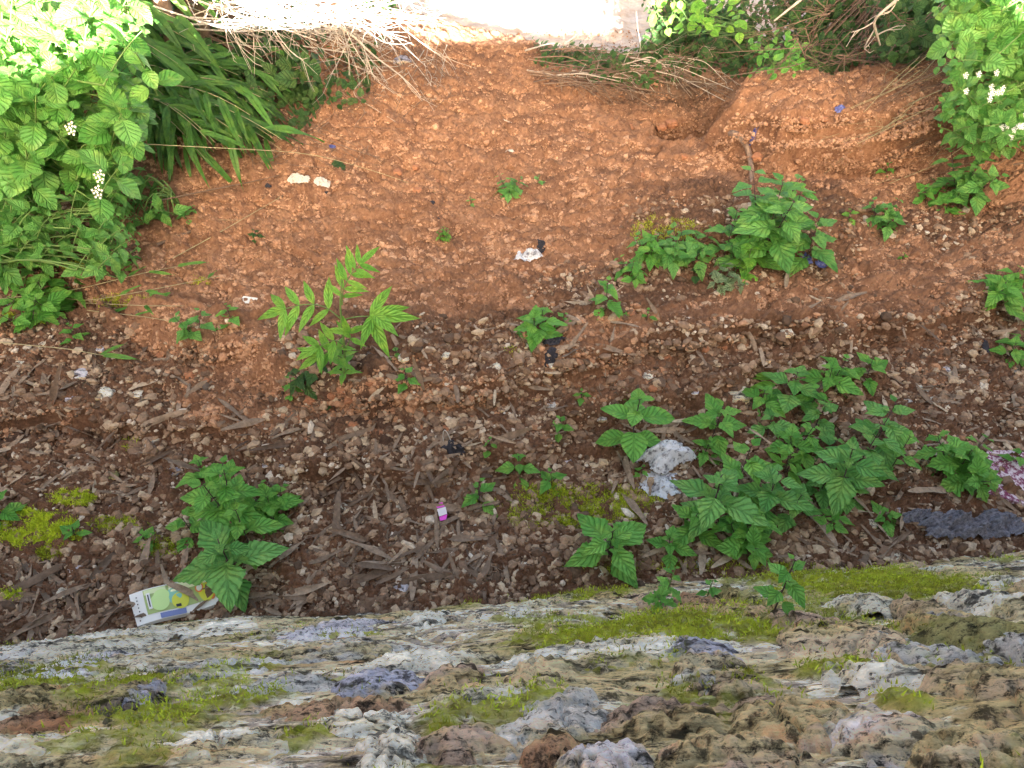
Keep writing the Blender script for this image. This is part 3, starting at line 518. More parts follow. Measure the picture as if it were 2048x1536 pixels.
PL = [ # px, py, leaf px, options, label
 (440, 985, 82, dict(nodes=4, h=.19, shoots=2, spread=22), 'upright weed with broad toothed leaves, tallest of the clump behind the green carton'),
 (540, 1010, 56, dict(nodes=3, shoots=4, spread=40), 'smaller leafy weed touching the right side of the clump behind the green carton'),
 (448, 1108, 112, dict(nodes=3, h=.18, tprof=[1.1, .9, .5], phase=.5, m='leafblue'), 'large leaved weed hanging over the green and white carton'),
 (375, 1045, 66, dict(nodes=2), 'low weed at the left foot of the clump behind the carton'),
 (288, 1078, 36, dict(nodes=3), 'small pale weed rooted in gravel left of the carton clump'),
 (140, 1065, 36, dict(nodes=3), 'small weed at the right edge of the bright moss patch'),
 (-5, 1010, 60, dict(nodes=3), 'leafy weed cut off by the left edge above the bright moss'),
 (957, 985, 58, dict(nodes=3, phase=.8, tprof=[1, .9, .35]), 'four leaved weed right of the pink wrapper'),
 (1040, 925, 62, dict(nodes=3, phase=.1, tprof=[1, .85, .5]), 'starry weed with pointed leaves above the dull moss patch'),
 (1106, 958, 40, dict(nodes=2, phase=.7), 'small four leaved weed right of the starry weed'),
 (1268, 842, 88, dict(nodes=3, kind='roundt', m='leaf', h=.17, tprof=[1, .9, .6], up=.5), 'bright nettle leaved weed standing above the dirty plastic bag'),
 (1222, 1085, 100, dict(nodes=4, h=.12, tprof=[1.05, .95, .6, .3], phase=.5), 'low weed with very broad pale leaves beside the wall foot'),
 (1345, 1085, 48, dict(nodes=3), 'small weed between the broad pale leaved one and the big clump'),
 (1440, 990, 100, dict(nodes=4, h=.20, tprof=[.9, 1, .85, .35], m='leafblue', phase=.9), 'big weed with dark stem and long toothed leaves, front left of the right hand clump'),
 (1495, 1070, 62, dict(nodes=3, shoots=3, spread=40), 'weed with glossy small leaves under the right hand clump'),
 (1545, 980, 84, dict(nodes=3, m='leafblue', h=.14), 'weed with striped narrow leaves in the middle of the right hand clump'),
 (1590, 1000, 66, dict(nodes=3, m='leafblue'), 'weed at the right end of the big clump near the wall'),
 (1720, 910, 84, dict(nodes=4, h=.22, shoots=2, spread=60, m='leafblue', tprof=[.9, 1, .8, .35]), 'tall sprawling weed right of the clump with purple stems'),
 (1770, 850, 78, dict(nodes=3, m='leafblue', h=.15), 'weed with deeply veined leaves above the sprawling purple stemmed one'),
 (1590, 770, 68, dict(nodes=3, h=.13, m='leafblue'), 'leafy weed right above the cream stone block'),
 (1670, 745, 58, dict(nodes=3, shoots=2, spread=28), 'weed in the middle of the three growing on the gravel rim'),
 (1745, 735, 50, dict(nodes=3, m='leaf'), 'small bright weed at the right end of the gravel rim row'),
 (1640, 830, 60, dict(nodes=3, m='leafblue'), 'dull weed lying low below the gravel rim row'),
 (1660, 900, 60, dict(nodes=2, m='leafblue', h=.08), 'flattened weed between the rim row and the sprawling weed'),
 (1435, 835, 60, dict(nodes=4, h=.12), 'compact weed just below the cream stone block'),
 (1410, 895, 40, dict(nodes=3), 'small weed under the compact one below the cream block'),
 (1545, 845, 54, dict(nodes=3, m='leafblue'), 'weed with round leaves below the yellow green pods'),
 (1770, 1030, 40, dict(nodes=3), 'small weed left of the grey cloth heap'),
 (1665, 1035, 42, dict(nodes=3, shoots=2, spread=20), 'low bright weed at the wall foot left of the grey cloth heap'),
 (1930, 920, 62, dict(nodes=4, kind='lobed', shoots=3, spread=60, m='leaf', wid=1.3), 'lobed leaved weed in front of the purple board'),
 (2040, 920, 40, dict(nodes=3), 'small weed at the right edge above the purple board'),
 (1285, 945, 26, dict(nodes=3, m='leaf'), 'tiny weed in front of the dirty plastic bag'),
 (1550, 420, 78, dict(nodes=4, h=.24, shoots=3, spread=55, m='leafblue'), 'tall weed in the middle of the green hump, standing highest against the red soil'),
 (1625, 480, 78, dict(nodes=4, h=.15, m='leafblue'), 'broad leaved weed right end of the green hump beside the blue scraps'),
 (1520, 480, 60, dict(nodes=3, h=.14, shoots=2, spread=30), 'weed in front of the tall one on the green hump'),
 (1460, 460, 56, dict(nodes=4, h=.18, m='leafblue'), 'upright weed left of the tall one on the green hump'),
 (1390, 490, 54, dict(nodes=3, shoots=3, spread=44, m='leafblue'), 'spreading weed left of centre on the green hump'),
 (1300, 490, 40, dict(nodes=3, shoots=3, spread=30), 'small leaved weed at the left end of the green hump'),
 (1265, 540, 34, dict(nodes=3, shoots=3, spread=26), 'low bright weed at the front left foot of the green hump'),
 (1455, 550, 32, dict(nodes=3, shoots=4, spread=36, m='palevar'), 'weed with pale netted leaves at the foot of the green hump'),
 (1500, 520, 50, dict(nodes=3, m='leafyel'), 'yellow green weed low in the green hump'),
 (1213, 585, 46, dict(nodes=4, h=.12), 'upright light green weed above the dry grass tuft'),
 (1238, 615, 30, dict(nodes=2), 'small weed just right of the dry grass tuft'),
 (1078, 645, 50, dict(nodes=4, shoots=2, spread=18, h=.09), 'bushy weed growing over the black rag'),
 (1128, 640, 26, dict(nodes=3), 'tiny weed right of the bushy one over the black rag'),
 (1295, 635, 28, dict(nodes=2), 'tiny pale weed on the gravel right of the dry grass tuft'),
 (1117, 848, 34, dict(nodes=3), 'small glossy weed left of the nettle leaved one'),
 (1165, 790, 24, dict(nodes=3), 'slender seedling left above the nettle leaved weed'),
 (978, 890, 24, dict(nodes=2, kind='round', m='leaf'), 'two leaved seedling above the starry weed'),
 (812, 757, 34, dict(nodes=3), 'small weed on the stony rim right of the tall seedling'),
 (792, 703, 20, dict(nodes=2), 'tiny seedling beside the white pebble on the stony rim'),
 (580, 775, 36, dict(nodes=3), 'small weed left below the tall seedling'),
 (612, 745, 46, dict(nodes=3, m='leafdark', shoots=2, spread=24, droop=.6), 'wilted dark weed behind the small one below the tall seedling'),
 (668, 800, 22, dict(nodes=1, m='leafdark'), 'single dark leaf sprouting below the tall seedling'),
 (458, 635, 40, dict(nodes=3), 'small weed left of the white paper scrap'),
 (382, 645, 44, dict(nodes=3, m='leafblue', shoots=2, spread=18), 'pale weed under the fallen bamboo shoots'),
 (318, 590, 30, dict(nodes=3), 'small weed among the fallen bamboo shoots'),
 (90, 590, 60, dict(nodes=4, shoots=4, spread=50, h=.12), 'dense bushy weed at the left edge below the big shrub'),
 (140, 665, 32, dict(nodes=3), 'small weed below the dense bushy one at left'),
 (1945, 350, 52, dict(nodes=4, shoots=3, spread=50, h=.16, m='leafblue'), 'tall weed on the right bank below the flowering shrub'),
 (1865, 380, 36, dict(nodes=3, shoots=2, spread=30), 'weed left of the tall one on the right bank'),
 (1770, 430, 40, dict(nodes=3, shoots=3, spread=32, m='leafblue'), 'dull weed on gravel below the right bank'),
 (1700, 430, 26, dict(nodes=3, m='leafyel'), 'small yellowish weed right of the green hump'),
 (1980, 295, 40, dict(nodes=2, h=.1), 'weed tip standing above the tall one on the right bank'),
 (2015, 570, 62, dict(nodes=4, shoots=2, spread=30, m='leaf'), 'bright weed cut by the right edge halfway up'),
 (2030, 690, 48, dict(nodes=3, shoots=2, spread=26), 'weed cut by the right edge below the red soil band'),
 (1020, 372, 30, dict(nodes=3, m='leafblue', shoots=3, spread=24), 'small weed with yellowing leaf alone on the red soil'),
 (1080, 358, 20, dict(nodes=2, m='leafblue'), 'tiny sprout right of the lone weed on the red soil'),
 (888, 468, 15, dict(nodes=4, shoots=4, spread=12, m='leafyel', h=.05), 'tiny bright yellow green herb in the middle of the red soil'),
 (942, 402, 15, dict(nodes=3, m='leafblue'), 'tiny pale herb left of the lone weed on red soil'),
 (375, 425, 24, dict(nodes=3, shoots=2, spread=14, m='leafblue'), 'small weed beside the thick twig on red soil'),
 (508, 465, 20, dict(nodes=3, m='leafdark'), 'tiny dark herb on red soil right of the big shrub'),
 (1775, 337, 26, dict(nodes=3, m='leaf'), 'small curled herb on the right mound'),
 (1808, 512, 16, dict(nodes=2, m='leafyel'), 'tiny yellow green seedling right of the blue scraps'),
 (1330, 1190, 44, dict(nodes=4, kind='lobed', shoots=2, spread=32, wall_=True, h=.05, m='leaf', stem='stemg'), 'feathery light green herb rooted where moss meets the wall'),
 (1420, 1187, 32, dict(nodes=2, wall_=True, h=.04, stem='stemg'), 'three leaved seedling on the wall top right of the feathery herb'),
 (1556, 1195, 74, dict(nodes=4, wall_=True, h=.11, phase=.6, tprof=[.75, .8, .9, .6]), 'weed with pale toothed leaves growing out of the stone wall'),
 (1395, 548, 26, dict(nodes=2, kind='round', m='leafdark'), 'dark round leaved seedling in front of the green hump'),
 (1240, 795, 18, dict(nodes=3), 'tiny herb on gravel above the nettle leaved weed'),
 (1600, 880, 56, dict(nodes=3, shoots=2, spread=24), 'weed just above the herb with narrow bright blades'),
 (1650, 965, 64, dict(nodes=3, m='leafblue'), 'weed between the big clump and the sprawling weed'),
 (1395, 1045, 64, dict(nodes=3), 'weed at the lower left corner of the big right hand clump'),
 (1490, 925, 72, dict(nodes=3, h=.15), 'weed on the upper edge of the big right hand clump'),
 (1700, 985, 56, dict(nodes=3, m='leafblue'), 'weed hanging low under the sprawling weed'),
 (1800, 905, 60, dict(nodes=3, h=.14), 'weed at the right end of the sprawling weed'),
 (1530, 790, 52, dict(nodes=3), 'weed at the left end of the gravel rim row'),
 (1630, 790, 52, dict(nodes=3), 'weed tucked in front of the gravel rim row'),
 (400, 940, 60, dict(nodes=3), 'weed on the upper left side of the carton clump'),
 (480, 1050, 78, dict(nodes=3, h=.15), 'weed joining the two halves of the carton clump'),
 (1480, 500, 50, dict(nodes=3, shoots=2, spread=24, m='leafblue'), 'weed filling the front of the green hump'),
 (1345, 500, 44, dict(nodes=3, shoots=3, spread=30, m='leafblue'), 'weed between the small leaved and the spreading weed on the green hump'),
 (1600, 400, 50, dict(nodes=3, h=.16), 'slender weed rising behind the green hump'),
 (1905, 400, 40, dict(nodes=3, shoots=2, spread=24), 'weed at the foot of the tall one on the right bank'),
 (60, 560, 50, dict(nodes=3, shoots=2, spread=30), 'weed just under the left shrub at the left edge'),
 (40, 625, 46, dict(nodes=3, shoots=2, spread=30), 'weed below the dense bushy one touching the left edge'),
 (250, 520, 26, dict(nodes=3, m='leaf', shoots=2, spread=20), 'small herb at the front of the big left shrub'),
]
for (px, py, lp, kw, lab) in PL: plant(px, py, lp, lab, **kw)
# ------------------------------------------------------------------ tall pinnate seedling
def curve_px(pts):                    # (px, py, height above ground) -> world points
    out = []
    for (a, b, h) in pts:
        p = locate(a, b, h); out.append(Vector((p.x, p.y, p.z + h)))
    return out
def smooth(P, n=14):
    P = np.array([tuple(p) for p in P]); t = np.linspace(0, len(P) - 1, n); k = np.arange(len(P))
    Q_ = np.stack([np.interp(t, k, P[:, i]) for i in range(3)], -1)
    for _ in range(2): Q_[1:-1] = .25 * Q_[:-2] + .5 * Q_[1:-1] + .25 * Q_[2:]
    return Q_
base = G(692, 762); o = empty('tall_seedling', base); tag(o, 'tall bright seedling with narrow feathered leaves in the middle left of the gravel edge', 'plant')
st = MB(); fo = MB(); Hs = .26
def wp(px, py):                       # pixel -> point in the vertical plane through the stem
    return at(px, py, base.y) - base
stem_pts = [wp(692, 762), wp(690, 700), wp(682, 640), wp(680, 600), wp(684, 560)]
st.tube(smooth(stem_pts), .0035, .002, 6)
def frond(pts, n, Lp, y0=0, kind='lance', w_=1.0):
    P = smooth([wp(*p) + Vector((0, y0 * i / len(pts), 0)) for i, p in enumerate(pts)], 10); st.tube(P, .0018, .001, 4); L = Lp / PPM(base)
    for i in range(n):
        k = (i + 1) / n * 9; i0 = min(8, int(k)); p = P[i0] + (P[i0 + 1] - P[i0]) * (k - i0); t = P[i0 + 1] - P[i0]; t /= np.linalg.norm(t)
        nn = np.array([0, -.55, .8]); s = np.cross(t, nn); s /= np.linalg.norm(s)
        for sg in (-1, 1): leaf(fo, p, s * sg * .9 + t * .55 + rng.normal(0, .1, 3), nn, L * random.uniform(.8, 1.1), kind, w_, .25, .25)
    leaf(fo, P[-1], t, nn, L * 1.1, kind, w_, .3, .25)
frond([(684, 640), (650, 606), (610, 600), (575, 606)], 4, 56, -.03, w_=.9); frond([(684, 640), (715, 628), (742, 622)], 1, 84, -.03, w_=.85); frond([(742, 622), (750, 620)], 1, 66, -.03, w_=.9)
frond([(684, 610), (684, 580), (700, 555), (716, 540)], 6, 44, .03, w_=.8); frond([(686, 690), (672, 668), (645, 672)], 2, 48, -.06); frond([(690, 700), (704, 670), (700, 655)], 2, 40, -.03); frond([(690, 720), (660, 690), (645, 690)], 2, 44, -.06)
for q in range(4):
    k = .03 + q * .03
    for a in range(4): leaf(fo, (0, 0, k), (math.cos(a * 1.57 + q), math.sin(a * 1.57 + q), .35), (0, 0, 1), .05, 'lance', 1.1, .3, .2)
st.build('stem', M['stemg'], o); fo.build('foliage', M['leafyel'], o)
# narrow leaved herb right
o = plant(1580, 925, 60, 'herb with narrow bright blades in the middle of the right hand weeds', nodes=4, kind='lance', m='leafyel', shoots=2, spread=12, h=.08)
# ------------------------------------------------------------------ fallen bamboo shoots (thin stems with blades)
def shoot_line(pts, label, blades, name='bamboo_shoot', Lb=.09, r=.0018, mats=('straw', 'blade'), group='thin bamboo shoots leaning over the ground', cat='bamboo'):
    P = curve_px(pts); b = P[0].copy(); o = empty(name, b); tag(o, label, cat, group); st = MB(); fo = MB()
    Q_ = smooth([p - b for p in P], 18); st.tube(Q_, r, r * .45, 5)
    for (f, sg, k) in blades:
        i0 = min(16, int(f * 17)); p = Q_[i0]; t = Q_[i0 + 1] - Q_[i0]; t /= np.linalg.norm(t); s = np.cross(t, (0, 0, 1)); s /= np.linalg.norm(s)
        leaf(fo, p, t * .8 + s * sg * .6 + np.array([0, 0, .12]), (0, -.3, 1), Lb * k, 'blade', 1.5, .15, .3)
    st.build('stem', M[mats[0]], o)
    if blades: fo.build('foliage', M[mats[1]], o)
shoot_line([(-20, 600, .05), (150, 580, .06), (290, 545, .06), (370, 530, .05)], 'bamboo shoot lying farthest back across the left weeds', [(.75, 1, .9), (.6, -1, .7), (.95, .2, 1.1)])
shoot_line([(-20, 560, .02), (160, 605, .05), (300, 580, .07), (440, 552, .06)], 'bamboo shoot arching over the small weed with raised tip', [(.95, -1, .8), (.7, 1, .9), (.55, -1, .8), (.4, 1, .9)])
shoot_line([(150, 605, .05), (300, 612, .05), (430, 612, .04)], 'straight bamboo shoot crossing in front of the small weeds', [(.5, 1, .8)])
shoot_line([(150, 618, .05), (280, 632, .05), (390, 650, .03)], 'bamboo shoot sloping down to the pale weed', [(.35, -1, .9), (.9, 1, 1.), (.5, -1, .6)])
shoot_line([(-20, 683, .04), (140, 698, .05), (190, 708, .05), (215, 712, .05)], 'lowest bamboo shoot with two long blades over the pale stones', [(.93, 0, 1.2), (.85, -2, .9)])
shoot_line([(330, 525, .02), (430, 470, .02), (560, 395, .02)], 'thin bare straw lying on red soil right of the big shrub', [])
shoot_line([(150, 290, .35), (420, 295, .25), (620, 305, .12), (760, 345, .05), (870, 385, .01)], 'long bare stem arching from the left shrub onto the red soil', [])
shoot_line([(300, 405, .1), (420, 380, .05), (520, 355, .02), (600, 340, .01)], 'bare stem reaching from the left shrub towards the white tissue', [], mats=('twig', 'blade'), r=.003)
shoot_line([(300, 425, .03), (430, 440, .01), (600, 440, .005)], 'fine bare straw lying below the thick twig', [], r=.001)
# ------------------------------------------------------------------ shrubs
def shrub(name, label, cat, root, heads, L, kind, m, stem='stemg', nodes=4, shootlen=.28, r=.004, droop=.3, up=.3, wid=1., sag=.08, group=None, start=.2, bare=False):
    root = Vector(root); root.z = HB(root.x, root.y) - .02; o = empty(name, root); tag(o, label, cat, group); st = MB(); fo = MB()
    for h in heads:
        h = Vector(h) - root; dr = (h.normalized() + Vector((random.gauss(0, .25), random.gauss(0, .25), random.uniform(.2, .6)))).normalized()
        b = h - dr * shootlen; st.tube(bez((0, 0, 0), b, sag, 8), r, r * .6, 5)
        shoot(fo, st, b, h, nodes, L * random.uniform(.75, 1.15), kind, None, droop, wid, start, sag=.01, r=r * .55, up=up)
    st.build('stem', M[stem], o)
    fo.build('foliage', M[m], o); return o
def heads(box, n, y0, y1, poly=None):
    out = []
    while len(out) < n:
        px = random.uniform(box[0], box[2]); py = random.uniform(box[1], box[3]); f = (py - box[1]) / (box[3] - box[1])
        out.append(at(px, py, y1 + (y0 - y1) * f + random.gauss(0, .08)))
    return out
GS = 'leafy shrubs on the left bank'
shrub('leafy_shrub', 'bright shrub with flower heads low at the left edge, front of the left bank', 'shrub', (-1.85, 1.95, 0), heads((-40, 330, 290, 515), 75, 1.85, 2.15), .06, 'ovate', 'lant', nodes=3, shootlen=.14, group=GS, droop=.15)
shrub('leafy_shrub', 'tall shrub with round holed leaves in the middle of the left bank', 'shrub', (-1.75, 2.3, 0), heads((-40, 150, 300, 350), 60, 2.05, 2.25), .088, 'roundt', 'lant', nodes=3, shootlen=.2, group=GS, wid=1.15, droop=.15, r=.005)
shrub('leafy_shrub', 'sunlit white glowing shrub top in the upper left corner', 'shrub', (-1.95, 2.5, 0), heads((-60, -40, 290, 150), 56, 2.1, 2.35), .088, 'roundt', 'lant', nodes=3, shootlen=.2, group=GS, wid=1.15, droop=.15, r=.005)
shrub('leafy_shrub', 'shrub beyond the left edge filling the bank behind the bright leaves', 'shrub', (-2.6, 2.6, 0), heads((-420, -60, 0, 460), 36, 2.2, 2.9), .12, 'round', 'lant', nodes=3, shootlen=.2, group=GS, wid=1.15)
shrub('leafy_shrub', 'dull leaved low shrub at the right foot of the bright left shrub', 'shrub', (-1.2, 2.35, 0), heads((200, 300, 330, 440), 14, 2.2, 2.45), .075, 'ovate', 'leafblue', nodes=3, shootlen=.12, group=GS)
# bamboo clump leaning right
def bladeclump(name, label, cat, root, tips, L, m='bamboo', nb=7, wid=1.6, group=None, stem='straw', r=.003, sag=.1):
    root = Vector(root); root.z = HB(root.x, root.y) - .02; o = empty(name, root); tag(o, label, cat, group); st = MB(); fo = MB()
    for t in tips:
        P = bez((0, 0, 0), Vector(t) - root, sag, 12); st.tube(P, r, r * .3, 5)
        for i in range(nb):
            k = 4 + i * 7 / nb; i0 = int(k); p = P[i0]; tt = P[min(11, i0 + 1)] - P[i0 - 1]; tt /= np.linalg.norm(tt); s = np.cross(tt, (0, 0, 1)); s /= np.linalg.norm(s) + 1e-6
            leaf(fo, p, tt * .8 + s * random.choice((-1, 1)) * random.uniform(.2, .9) + np.array([0, 0, random.uniform(-.5, .2)]), (0, -.5, 1), L * random.uniform(.7, 1.2), 'blade', wid, .35, .25)
    st.build('stem', M[stem], o); fo.build('foliage', M[m], o); return o
bladeclump('bamboo_clump', 'dark green bamboo clump arching to the right beside the left shrub', 'bamboo', (-1.55, 2.85, 0), heads((300, 90, 580, 330), 34, 2.45, 3.0), .2, nb=9, wid=1.15, group='bamboo on the left bank')
bladeclump('bamboo_clump', 'bamboo blades showing through the bright shrub at the far left', 'bamboo', (-2.2, 2.5, 0), heads((-80, 150, 160, 330), 12, 2.3, 2.6), .24, nb=6, wid=1.9, group='bamboo on the left bank')
bladeclump('bamboo_clump', 'bamboo blades behind the sunlit leaves in the upper left', 'bamboo', (-2.1, 3.0, 0), heads((60, -60, 420, 140), 24, 2.7, 3.3), .24, nb=7, wid=1.8, group='bamboo on the left bank')
shrub('dark_shrub', 'dark shaded shrub behind the bamboo on the left bank', 'shrub', (-1.5, 3.3, 0), heads((300, -20, 660, 180), 90, 2.9, 3.5), .08, 'round_lo', 'leafdark', 'twig', nodes=4, shootlen=.25)
shrub('ivy_creeper', 'greyish creeper with heart shaped leaves on the soil left of the slope', 'creeper', (-.75, 3.2, 0), [G(random.uniform(540, 760), random.uniform(105, 235)) + Vector((0, 0, .05)) for _ in range(60)], .05, 'round', 'leafdark', 'twig', nodes=2, shootlen=.08, r=.0015, sag=.02)
shrub('grey_creeper', 'low tangled grey green undergrowth between the bamboo and the slope', 'creeper', (-1.15, 3.0, 0), [G(random.uniform(430, 640), random.uniform(150, 320)) + Vector((0, 0, random.uniform(.03, .12))) for _ in range(60)], .035, 'round_lo', 'leafdark', 'twig', nodes=4, shootlen=.1, r=.0015, sag=.03)
# right bank
GR = 'shrubs on the right bank'
shrub('flowering_shrub', 'bright sunlit shrub in the upper right corner', 'shrub', (2.3, 2.9, 0), heads((1870, -40, 2120, 130), 60, 2.5, 2.75), .075, 'roundt', 'lant', nodes=3, shootlen=.2, group=GR, droop=.15, wid=1.1)
fs = shrub('flowering_shrub', 'green shrub with small white flowers at the right edge', 'shrub', (2.3, 2.7, 0), heads((1880, 110, 2120, 290), 80, 2.35, 2.6), .062, 'ovate', 'lant', nodes=3, shootlen=.18, group=GR, droop=.15)
shrub('flowering_shrub', 'shrub outside the right edge of the bank', 'shrub', (2.9, 2.7, 0), heads((2100, -40, 2500, 320), 30, 2.4, 2.7), .09, 'round', 'lant', nodes=3, shootlen=.18, group=GR)
shrub('dark_shrub', 'dense dark green shrub right of the bright road', 'shrub', (1.35, 4.5, 0), heads((1285, -30, 1500, 160), 230, 3.6, 4.1), .048, 'round_lo', 'leafdark', 'twig', nodes=5, shootlen=.3, sag=.1)
shrub('dark_shrub', 'tangled dark shrub above the right mound', 'shrub', (2.1, 4.1, 0), heads((1480, -40, 1780, 165), 200, 3.4, 4.0), .05, 'round_lo', 'leafdark', 'twig', nodes=4, shootlen=.3, sag=.1)
shrub('dark_shrub', 'dark shrub between the tangle and the sunlit right corner', 'shrub', (2.4, 3.6, 0), heads((1720, -40, 1920, 130), 110, 2.9, 3.5), .06, 'round_lo', 'leafdark', 'twig', nodes=4, shootlen=.25, sag=.1)
shrub('dark_shrub', 'added low dark shrub covering the sunlit ground left of the bright road', 'shrub', (-.95, 4.3, 0), heads((600, -30, 815, 50), 110, 3.9, 4.2), .05, 'round_lo', 'leafdark', 'twig', nodes=4, shootlen=.2, sag=.05)  # leaf mass added to darken the sunlit ground behind the branches
shrub('climbing_vine', 'green vine with heart shaped leaves hanging over the right mound', 'vine', (1.55, 3.35, 0), heads((1490, 60, 1590, 170), 34, 3.1, 3.2), .045, 'round', 'leaf', 'stemg', nodes=2, shootlen=.12, r=.002, sag=.04)
shrub('climbing_vine', 'bright leaves at the top edge above the dark shrub', 'vine', (1.4, 3.9, 0), heads((1290, -20, 1480, 40), 18, 3.4, 3.5), .05, 'round', 'leafyel', 'stemg', nodes=2, shootlen=.14, r=.002, sag=.04)
shrub('leafy_brush', 'small leafed brush pile cut and dropped in front of the road', 'brush', (.75, 3.9, 0), heads((1060, 85, 1350, 160), 150, 3.6, 3.9), .04, 'round_lo', 'leafdark', 'twig', nodes=4, shootlen=.14, r=.002, sag=.03)
# flowers on the shrubs
fm = plain('petal_white', (.8, .78, .76), .5, .1, bmp=0); fy = plain('petal_yellow', (.75, .5, .15), .5, .1, bmp=0)
def flower(p, r, label, group, y=False):
    o = empty('flower_head', p); tag(o, label, 'flower', group); a = MB(); b = MB()
    for i in range(12):
        t = i * 2.4; rr = r * math.sqrt(i / 12); c = np.array([rr * math.cos(t), rr * .6 * math.sin(t) - .004, rr * .9 * math.sin(t)])
        for k in range(4): leaf(a, c, (math.cos(k * 1.57 + i), -.5 + math.sin(k * 1.57 + i) * .5, math.sin(k * 1.57 + i)), (0, -.7, .7), r * .26, 'round_lo', 1.1, .1, .1)
        if y: leaf(b, c + np.array([0, -.002, .002]), (0, -.5, 1), (0, -.7, .7), r * .2, 'round_lo', 1.5)
    a.build('petals', fm, o)
    if y: b.build('centre', fy, o)
for (px, py, y, lab) in ((143, 256, 1.98, 'white and pink flower head high in the left shrub'), (200, 352, 1.88, 'small white flower head above the yellow one in the left shrub'), (196, 383, 1.84, 'white and yellow flower head, lowest in the left shrub')):
    flower(at(px, py, y) , .017, lab, 'flower heads on the left shrub', True)
for i in range(22):
    px, py = random.choice([(1960, 150), (1985, 180), (2030, 240), (2020, 265), (1910, 175), (1990, 140)]); px += random.gauss(0, 14); py += random.gauss(0, 12)
    flower(at(px, py, 2.28), .009, 'tiny white flower cluster dotted on the right edge shrub', 'tiny white flowers on the right shrub')
# ------------------------------------------------------------------ twigs and dead branches
def branch(P, r, name, label, cat, m, group=None, subs=4, sl=.2, flatten=False):
    b = Vector(tuple(P[0])); o = MB(); Q_ = smooth([Vector(tuple(p)) - b for p in P], 16); o.tube(Q_, r, r * .5, 6)
    for i in range(subs):
        k = random.randint(3, 14); p = Q_[k]; t = Q_[k + 1] - Q_[k - 1]; t /= np.linalg.norm(t); d = t + rng.normal(0, .5, 3); d /= np.linalg.norm(d)
        if flatten: d[2] *= .25
        l = sl * random.uniform(.4, 1.2); e = p + d * l; P2 = bez(p, e, random.gauss(0, .02), 6, rng.normal(0, .015, 3)); o.tube(P2, r * .45, r * .2, 4)
        for q in range(2):
            p2 = P2[random.randint(2, 4)]; d2 = d + rng.normal(0, .6, 3); o.tube([p2, p2 + d2 * l * .3, p2 + d2 * l * .5 + rng.normal(0, .01, 3)], r * .25, r * .12, 4)
    ob = o.build(name, M[m]); ob.location = b; tag(ob, label, cat, group); return ob
# sunlit tangle upper left
for i in range(46):
    x0 = random.uniform(300, 620); y0 = random.uniform(-80, 60); yy = random.uniform(2.9, 3.35)
    x1 = x0 + random.uniform(140, 330); y1 = y0 + random.uniform(-20, 75)
    P = [at(x0, y0, yy), at((x0 + x1) / 2 + random.gauss(0, 20), (y0 + y1) / 2 + random.gauss(0, 18), yy - .05), at(min(x1, 860), min(y1, 105), yy - random.uniform(0, .2))]
    branch(P, random.uniform(.002, .0055), 'dead_branch', 'pale dead branch in the sunlit tangle at the top left', 'branch', 'dead', 'dead branches in the sunlit tangle', 6, .22)
branch([at(560, -10, 3.0), at(700, 65, 3.0), at(745, 110, 3.0), at(800, 150, 3.1)], .006, 'dead_branch', 'thick forked pale branch pointing down to the slope from the sunlit tangle', 'branch', 'dead', None, 3)
branch([at(1830, -30, 2.9), at(1745, 40, 2.9), at(1760, 90, 2.95)], .007, 'dead_branch', 'bright white stick hanging above the right bank', 'branch', 'dead', None, 4, .12)
branch([at(1620, -15, 3.1), at(1548, 42, 3.1)], .007, 'dead_branch', 'short white stick at the top edge above the vine', 'branch', 'dead', None, 0)
for i in range(26):
    x0 = random.uniform(1560, 1860); y0 = random.uniform(-30, 130); yy = random.uniform(2.9, 3.4)
    P = [at(x0, y0, yy), at(x0 + random.uniform(-90, 60), y0 + random.uniform(-10, 60), yy), at(x0 + random.uniform(-190, 90), y0 + random.uniform(10, 90), yy + random.uniform(-.1, .2))]
    branch(P, random.uniform(.0015, .004), 'bare_vine', 'bare brown vine stem tangled above the right mound', 'vine', 'twig', 'bare vines above the right mound', 4, .2)
for i in range(60):
    a = random.uniform(1050, 1330); b = random.uniform(125, 205)
    P = [G(a, b) + Vector((0, 0, .07)), G(a + random.uniform(40, 90), b + random.uniform(-15, 25)) + Vector((0, 0, .09)), G(a + random.uniform(90, 190), b + random.uniform(-15, 45)) + Vector((0, 0, .02))]
    branch(P, random.uniform(.002, .0045), 'brush_stick', 'grey brown stick in the brush pile on the right of the slope', 'stick', random.choice(['twig', 'dead', 'twig', 'twig']), 'sticks in the brush pile', 3, .15)
for i in range(60):
    a = random.uniform(680, 900); b = random.uniform(75, 160)
    P = [G(a, b) + Vector((0, 0, .04)), G(a + random.uniform(-60, 60), b + random.uniform(5, 50)) + Vector((0, 0, .02)), G(a + random.uniform(-90, 90), b + random.uniform(30, 100)) + Vector((0, 0, .012))]
    branch(P, random.uniform(.001, .0022), 'twig', 'thin dry twig on the earth neck at the top of the slope', 'twig', random.choice(['twig', 'dead']), 'twigs at the top of the slope', 2, .1, True)
for i in range(66):
    a = random.uniform(470, 760); b = random.uniform(110, 330)
    P = [G(a, b) + Vector((0, 0, .04)), G(a + random.uniform(-30, 60), b + random.uniform(5, 30)) + Vector((0, 0, .03)), G(a + random.uniform(-60, 130), b + random.uniform(10, 60)) + Vector((0, 0, .012))]
    branch(P, random.uniform(.001, .002), 'twig', 'thin dry twig on the left bank between bamboo and slope', 'twig', 'twig', 'twigs on the left bank', 2, .1, True)
